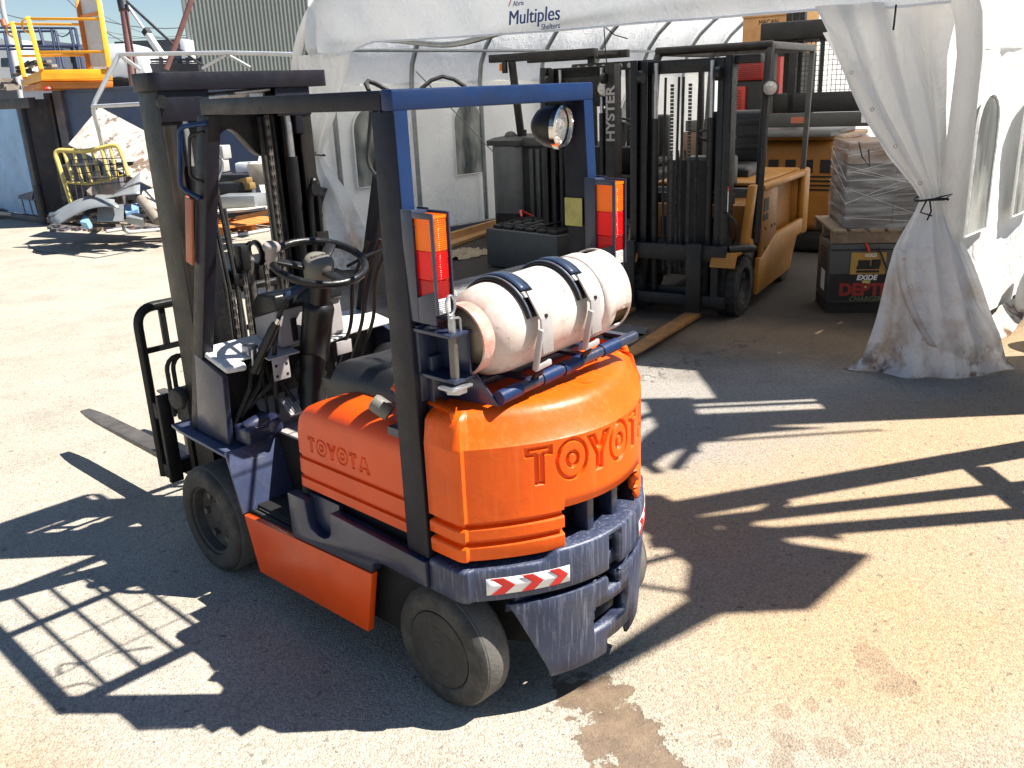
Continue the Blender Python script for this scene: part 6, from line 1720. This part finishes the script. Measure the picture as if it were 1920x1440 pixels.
# junk between the mast and the left curtain
jn = wthing('engine_part', 'dark greasy machine parts piled between the mast and the left curtain', 'machine part', at(585,320,11.))
for k in range(7):
    p = at(568+4*k, 262+11*k, 10.8+.1*k)
    MB().lathe([(0,-.1),(.10,-.1),(.12,-.05),(.12,.05),(.08,.1),(0,.1)], p, (.5+.1*k,.3,.2*(k%2)), 12).build('drum', random.choice(['dark_frame','rim_dirty']), jn)
MB().bar(at(566,300,10.6), at(590,350,10.2), .10, .05).build('plank', 'wood_pale', jn)
MB().bar(at(575,290,10.7), at(600,372,10.2), .08, .08).build('bar', 'dark_frame', jn)
MB().bar(at(560,380,10.9), at(605,392,10.9), .3, .5).build('block', 'dark_frame', jn)
gf = wthing('mesh_fence', 'dark green mesh fence between the mast and the left curtain', 'fence', at(590,265,16.))
MB().sheet3([at(540,262,16.),at(640,258,15.),at(640,182,15.),at(540,186,16.)], .02).build('screen', 'fence_green', gf)
b = MB()
for k in range(16): b.bar(at(544+6*k,262,15.9-.06*k),at(544+6*k+4,186,15.9-.06*k),.02,.02)
for k in range(14): b.bar(at(540,262-5.5*k,15.95),at(640,258-5.5*k,14.95),.02,.02)
tag(b.build('wire_mesh', mat('fence_wire', (.05,.14,.12), .6).name, gf, smooth=0), kind='stuff')
bw = wthing('brick_wall', 'low brick wall at the foot of the corrugated building', 'wall', at(590,180,24.))
MB().sheet3([at(420,182,25.),at(680,180,24.),at(680,146,24.),at(420,148,25.)], .2).build('mortar_face', 'concrete_grey', bw)
me_b = None
for r_ in range(6):
    for k in range(9):
        x = 560+7.2*k+(3.6 if r_%2 else 0); y = 150+5.2*r_
        p = at(x,y,23.9); q = at(x+6.6,y,23.9)
        MB().bar(p, q, .05, .062).build('brick', 'brick_face', bw)

# corrugated building
cbld = wthing('corrugated_building', 'tall building clad in grey corrugated metal', 'building', at(500,200,27.))
L0 = at(366,150,26.5); R0 = at(720,150,28.3); L0.z = R0.z = 0
dv = (R0-L0); ln = dv.length; dv = dv/ln; nv = Vector((dv.y,-dv.x,0))
if nv.dot(CP-L0) < 0: nv = -nv
G = []; pit = .115; n = int(ln/pit)
for k in range(n):
    for f, o in ((0,0),(.40,0),(.52,.04),(.88,.04)):
        p = L0+dv*(pit*(k+f))+nv*o; G.append([(p.x,p.y,1.9),(p.x,p.y,9.)])
MB().grid(G).build('cladding', 'cladding', cbld, smooth=0)
q = L0+dv*ln; w_ = -nv*6
MB().sheet3([L0+UP*0, L0+w_, L0+w_+UP*9, L0+UP*9], .1).build('side_wall', 'cladding', cbld)
MB().sheet3([L0, q, q+UP*1.9, L0+UP*1.9], .1).build('base_wall', 'concrete_grey', cbld)
MB().bar(L0+nv*.03, L0+nv*.03+UP*9, .12, .08, dv).build('corner_trim', 'cladding', cbld)
p = at(418,26,27.3); lp = MB().bar(p+nv*.02, p+dv*.28+nv*.02, .14, .10, UP).build('wall_lamp', 'bin_navy', cbld, bevel=.02)
MB().bar(p-dv*.05+nv*.1, p+dv*.08+nv*.1, .16, .17, UP).build('lamp_head', 'dark_frame', lp, bevel=.02)

# derrick poles
dk = wthing('derrick', 'brown steel derrick with a thick mast, slanting stays and a white boom', 'derrick', at(243,150,22.5))
MB().tube([at(225,-20,22.5), at(233,20,22.5)], .13, 12).build('mast_pole', 'dark_frame', dk)
MB().tube([at(231,10,22.5), at(243,95,22.5), at(255,200,22.5)], .10, 12).build('mast_pole', 'brown_pipe', dk)
MB().tube([at(238,3,22.4), at(330,88,22.), at(378,122,21.8)], .035, 8).build('stay', 'dark_frame', dk)
MB().tube([at(360,-4,21.5), at(330,82,21.5), at(312,130,21.5)], .065, 8).build('stay', 'brown_pipe', dk)
MB().bar(at(234,3,22.6), at(275,62,22.6), .05, .05).bar(at(275,62,22.6), at(304,104,22.6), .13, .13).build('boom', 'van_white', dk)
MB().bar(at(272,56,22.6), at(278,64,22.6), .16, .16).build('boom_joint', 'dark_frame', dk)

# trucks and vans behind
def van(name, label, pts_d, x0, x1, yt, yb, letter=None):
    dep = pts_d; w = wthing(name, label, 'van', at((x0+x1)/2, yb, dep))
    p = at(x0, yb, dep); q = at(x1, yb, dep+.2); h_ = (yb-yt)/1666.9*dep
    d_ = (q-p); d_.z = 0; L_ = d_.length; d_ = d_/L_; nb_ = Vector((-d_.y,d_.x,0))
    if nb_.dot(BX) < 0: nb_ = -nb_
    b = MB()
    prof = [(0,0),(0,h_*.93),(L_*.06,h_),(L_*.80,h_),(L_*.90,h_*.9),(L_,h_*.25),(L_,0)]
    A = [p+d_*a+UP*z for a, z in prof]; B2 = [c+nb_*1.8 for c in A]
    n = len(A); b.add(A+B2, [tuple(range(n)), tuple(range(n,2*n))[::-1]]+[(i,(i+1)%n,(i+1)%n+n,i+n) for i in range(n)])
    b.build('body', 'van_white', w, bevel=.05, seg=3)
    return w, p, d_, nb_, L_, h_
w, p, d_, nb_, L_, h_ = van('delivery_van', 'white box van parked beyond the blue bins', 24.0, 178, 277, 88, 150)
MB().bar(p+d_*L_*.62-nb_*.015+UP*h_*.72, p+d_*L_*.66-nb_*.015+UP*h_*.02, .03, .02, nb_).build('door_seam', 'pipe_grey', w)
MB().sheet3([p+d_*L_*.70-nb_*.012+UP*h_*.45, p+d_*L_*.88-nb_*.012+UP*h_*.45, p+d_*L_*.82-nb_*.012+UP*h_*.85, p+d_*L_*.70-nb_*.012+UP*h_*.85], .01).build('side_window', 'pipe_grey', w)
MB().bar(p-nb_*.02-UP*.12, p+d_*L_-nb_*.02-UP*.12, .06, .22).build('chassis_rail', 'dark_frame', w)
for t in (.2,.45,.8): MB().cyl(p+d_*L_*t-nb_*.05-UP*.3, p+d_*L_*t+nb_*.2-UP*.3, .36, n=18).build('wheel', 'rubber', w)
tk = wthing('flatbed_truck', 'parked flatbed truck with dark stake rails beyond the mast', 'truck', at(330,130,25.))
for y, w2 in ((112,.10),(117,.06),(124,.08)): MB().bar(at(276,y,25.),at(378,y,25.),w2,w2*.6).build('stake_rail', 'dark_frame', tk)
for x in (278,302,331,352,376): MB().bar(at(x,108,25.),at(x,128,25.),.08,.08).build('stake_post', 'dark_frame', tk)
MB().bar(at(276,130,25.),at(378,130,25.),.5,.3).build('flat_bed', 'dark_frame', tk)
for x0,x1,y0,y1,m in ((286,312,100,126,'van_white'),(332,352,92,126,'basket_navy'),(352,362,78,126,'van_white'),(290,306,112,122,'window_dark'),(340,362,110,124,'van_white')):
    obox(MB(), at((x0+x1)/2,y1,26.), AX, (x1-x0)/64., .8, (y1-y0)/64.).build('load_box', m, tk, bevel=.02)
MB().tube([at(350,80,25.8),at(352,100,25.8)], .08, 10).build('exhaust_stack', 'van_white', tk)
MB().tube([at(358,80,25.8),at(360,110,25.8)], .06, 10).build('exhaust_stack', 'van_white', tk)
w, p, d_, nb_, L_, h_ = van('parked_van', 'white van with red letters at the far left edge behind the pale blue bin', 19.5, -75, 26, 246, 352)
for z, t in ((h_*.22,.10),(h_*.05,.16)): MB().bar(p-nb_*.02+UP*z, p+d_*L_*.98-nb_*.02+UP*z, .03, t, UP).build('side_trim', 'pipe_grey' if t < .12 else 'dark_frame', w)
text('side_lettering', 'EC', 'red_print', w, .26, p+d_*(L_*.80)-nb_*.03+UP*(h_*.55), frame_rot(d_, UP), extrude=.004)
for t in (.25,.8): MB().cyl(p+d_*L_*t-nb_*.05-UP*.02, p+d_*L_*t+nb_*.2-UP*.02, .34, n=18).build('wheel', 'rubber', w)
jk2 = wthing('timber_pile', 'low grey timber pile in front of the white van at the left edge', 'timber pile', gp(8,400))
for k in range(6): MB().bar(at(-30,372+5*k,18.2-.1*k), at(22+random.uniform(0,10),376+5*k,18.0-.1*k), .16, .06).build('plank', random.choice(['wood_grey','wood_pale','dark_frame']), jk2)

# far buildings, pole, wires, bare trees
def far_building(lab, x0, x1, yt, dep, m, roof='far_roof', wins=0):
    w = wthing('far_building', lab, 'building', at((x0+x1)/2, 210, dep))
    p = at(x0,yt,dep); q = at(x1,yt,dep); h_ = .5*(p.z+q.z); p.z = q.z = 0
    d_ = (q-p); L_ = d_.length; d_ = d_/L_
    c = p+d_*L_/2+BX*5
    obox(MB(), c, d_, L_, 9, h_).build('wall', m, w)
    obox(MB(), c+UP*h_, d_, L_+.4, 9.4, .35).build('roof', roof, w)
    for k in range(wins):
        g_ = p+d_*L_*(k+.3)/wins-BX*.05+UP*(h_*.55)
        f = obox(MB(), g_, d_, L_/wins*.32, .12, h_*.22).build('window', 'pole_grey', w)
        obox(MB(), g_-BX*.05+UP*.06, d_, L_/wins*.28, .10, h_*.22-.12).build('pane', 'window_dark', f)
    return w
far_building('low grey building with a flat roof far beyond the derrick', 218, 400, 82, 75, 'far_wall', wins=4)
far_building('small pale building far behind the navy railing', 30, 75, 84, 80, 'far_wall', wins=2)
far_building('dark low building at the far left behind the utility pole', -60, 22, 92, 70, 'far_wall', wins=2)
far_building('blue roofed shed far behind the yellow platform', 78, 140, 92, 85, 'far_wall')
fs = wthing('glazed_shed', 'white framed shed with a dark pane at the far left edge', 'shed', at(6,150,32.))
obox(MB(), at(4,150,32.), AX, 2.0, 1.5, 1.3).build('wall', 'van_white', fs)
MB().sheet3([at(3,126,31.1),at(17,126,31.1),at(15,104,31.1),at(2,104,31.1)], .03).build('window', 'window_dark', fs)
up_ = wthing('utility_pole', 'grey utility pole at the far left behind the railing', 'utility pole', at(31,140,30.))
MB().tube([at(-1,-30,30.), at(5,15,30.), at(30,130,30.), at(42,200,30.)], .085, 10).build('pole_shaft', 'pole_grey', up_)
MB().tube([at(5,38,29.9), at(9,50,29.9)], .10, 10).build('pole_band', 'faded_red', up_)
for k, (a, b2, lab) in enumerate((((-5,21),(115,33),'upper'),((125,-2),(240,82),'steep'),((140,-3),(300,70),'thin steep'),((-5,71),(140,84),'low'),((195,39),(380,47),'right'),((195,58),(380,66),'lower right'),((110,62),(380,62),'level'))):
    p, q = at(*a, 45.), at(*b2, 45.); pts = [p*(1-t)+q*t-UP*.25*4*t*(1-t) for t in np.linspace(0,1,9)]
    solo('power_line', lab+' overhead wire crossing the sky on the left', 'power line', MB().tube(pts, .022 if k < 2 or k == 4 else .012, 5), 'wire_dark', group='overhead wires')
def bare_tree(px, dep, ht, lab, seed):
    rr = random.Random(seed); base = at(px, 205, dep); base.z = 0
    w = wthing('bare_tree', lab, 'tree', base, 'bare trees on the skyline')
    MB().tube([base, base+UP*ht*.45], [.12,.07], 6).build('trunk', 'twig', w)
    b = MB()
    def br(p, d, l, r, n):
        q = p+d*l; b.tube([p,q],[r,r*.6],3)
        if n:
            for k in range(3):
                e = (d+Vector((rr.uniform(-.6,.6),rr.uniform(-.6,.6),rr.uniform(-.1,.4)))).normalized(); br(q-d*l*.25*rr.random(), e, l*rr.uniform(.6,.85), r*.6, n-1)
    for k in range(5): br(base+UP*ht*(.3+.06*k), Vector((rr.uniform(-.5,.5),rr.uniform(-.5,.5),1)).normalized(), ht*.2, .05, 3)
    b.build('crown', 'twig', w, smooth=0)
for px, dep, ht, lab, sd_ in ((46,85,7.6,'bare tree left of the yellow platform',1),(118,90,7.0,'bare tree seen through the navy railing',2),(206,88,7.4,'bare tree right of the wire mesh panel',3),(366,80,8.2,'bare tree at the edge of the corrugated building',4),(3,80,6.8,'bare tree by the utility pole',5)):
    bare_tree(px, dep, ht, lab, sd_)
# loose wire on the ground
solo('ground_wire', 'thin black wire lying on the ground left of the truck', 'wire', MB().tube([gp(50,458)+UP*.01, gp(70,472)+UP*.01, gp(180,485)+UP*.01, gp(300,462)+UP*.01], .006, 5), 'wire_dark')
# ------------------------------------------------------------------ two unseen lift trucks beyond the right edge, shaped to cast the long shadows
SW, SS = Vector((.718,.695,0)), Vector((-.695,.718,0))
def ws(w, s, h): return SW*w+SS*s+UP*h
def lift_truck(label, base_w, s0, rails, H):
    t = wthing('lift_truck', label, 'lift truck', ws(base_w, s0, 0), 'unseen lift trucks shaped for their shadows')
    ms = []
    for wa, wd, wb in rails:                       # rail centre at h = 2.9 and at h = 4.05, width between
        k = (wb-wa)/1.15; f = lambda h: wa+k*(h-2.9)
        MB().bar(ws(f(.05), s0, .05), ws(f(H), s0, H), .10, wd, SW).build('mast_channel', 'mast_steel', t, bevel=.004)
    for h in (.3, 1.2, H-.1):
        g0, g1 = [r_[0]+(r_[2]-r_[0])/1.15*(h-2.9) for r_ in (rails[0], rails[-1])]
        MB().bar(ws(g0,s0+.02,h), ws(g1,s0+.02,h), .05, .09).build('cross_beam', 'mast_steel', t)
    obox(MB(), ws(base_w+.1,s0-.9,.20), SW, .95, 1.3, .75).build('body', 'truck_yellow_dark', t, bevel=.05, seg=3)
    for dw in (-.3,.5):
        for ds in (-.4,-1.3):
            c = ws(base_w+dw, s0+ds, .22); MB().cyl(c-SW*.09, c+SW*.09, .22, n=20).build('wheel', 'rubber', t)
    return t
A_ = lift_truck('unseen tall lift truck beyond the right edge, shaped to cast the shadow by the curtain', 2.4, -4.35, ((2.25,.26,2.25),(2.4975,.055,2.4975),(2.615,.11,2.615)), 5.1)
MB().bar(ws(2.97,-4.3,.05), ws(2.97,-4.3,4.42), .10, .64, SW).build('shade_panel', 'mast_steel', A_)  # panel added to widen the shadow band by the shelter
MB().bar(ws(2.47,-4.33,.05), ws(2.47,-4.33,3.55), .06, .22, SW).build('shade_panel', 'mast_steel', A_)
hA = 4.9
def plateA(poly, h, nm, th=.05):  # made-up plate, outline projected back from the shadow it casts
    MB().sheet3([ws(w, s-.661*h, h) for w, s in poly], th).build(nm, 'mast_steel', A_)
plateA([(2.70,-1.15),(2.10,-1.10),(1.95,-.95),(1.60,-.70),(1.75,-.60),(2.05,-.75),(2.2,-.85),(2.72,-.85)], hA, 'shadow_plate')
plateA([(2.15,-1.35),(2.05,-1.85),(2.0,-1.35),(1.9,-1.0),(2.1,-1.0)], hA, 'shadow_wedge')
plateA([(1.99,-2.12),(1.965,-2.15),(1.88,-.75),(1.92,-.75)], hA, 'shadow_blade')
plateA([(2.72,-.9),(2.66,-.9),(2.62,-.3),(2.70,-.3)], hA, 'shadow_bar')
for (wa, sa), (wb, sb) in (((2.24,-1.22),(1.54,-.84)),((1.95,-1.05),(1.62,-.62)),((2.3,-1.0),(1.75,-1.0)),((2.05,-.55),(1.5,-.75)),((2.5,-.95),(2.1,-.5))):
    MB().bar(ws(wa, sa-.661*hA, hA), ws(wb, sb-.661*hA, hA), .05, .05).build('shadow_lattice', 'mast_steel', A_)  # extra bars added to fill out the shadow
B_t = lift_truck('unseen tall lift truck beyond the right edge, shaped to cast the shadow behind the orange truck', 1.1, -3.75, ((.82,.115,.765),(1.05,.105,.945),(1.345,.175,1.14)), 4.75)
hB = 4.6
def plateB(poly, h, nm, th=.06):  # made-up plate shaped by tracing its shadow back towards the sun
    MB().sheet3([ws(w, s-.661*h, h) for w, s in poly], th).build(nm, 'mast_steel', B_t)
plateB([(1.24,-.68),(1.0,-.80),(.80,-.90),(.80,-1.0),(.78,-1.08),(.67,-1.18),(.54,-1.48),(.13,-1.07),(.13,-.70),(.27,-.63),(.52,-.70),(.77,-.60),(.85,-.54),(1.0,-.2),(1.25,-.2)], hB, 'shadow_platform')
plateB([(.27,-.66),(.13,-.72),(-.29,-.13),(-.22,-.11)], hB+.07, 'shadow_arm')
MB().tube([ws(w, s_-.661*hB, hB) for w, s_ in ((.30,-.66),(.36,-.50),(.42,-.36),(.46,-.2))], .018, 6).build('shadow_hoop', 'mast_steel', B_t)
MB().tube([ws(w, s_-.661*hB, hB) for w, s_ in ((.62,-.68),(.55,-.5),(.56,-.3),(.6,-.1))], .025, 6).build('shadow_hoop', 'mast_steel', B_t)
MB().bar(ws(1.1,-3.72,1.9), ws(1.1,-3.72,2.05), .06, .6, SW).build('cross_beam', 'mast_steel', B_t)
MB().bar(ws(1.10,-3.72,3.65), ws(.78,-3.72,4.25), .05, .05, SW).build('shadow_brace', 'mast_steel', B_t)
for k in range(2):
    plateB([(.95-.06*k,-.75-.25*k),(.91-.06*k,-.75-.25*k),(.78-.1*k,-1.25-.2*k),(.82-.1*k,-1.25-.2*k)], hB, 'shadow_brace')
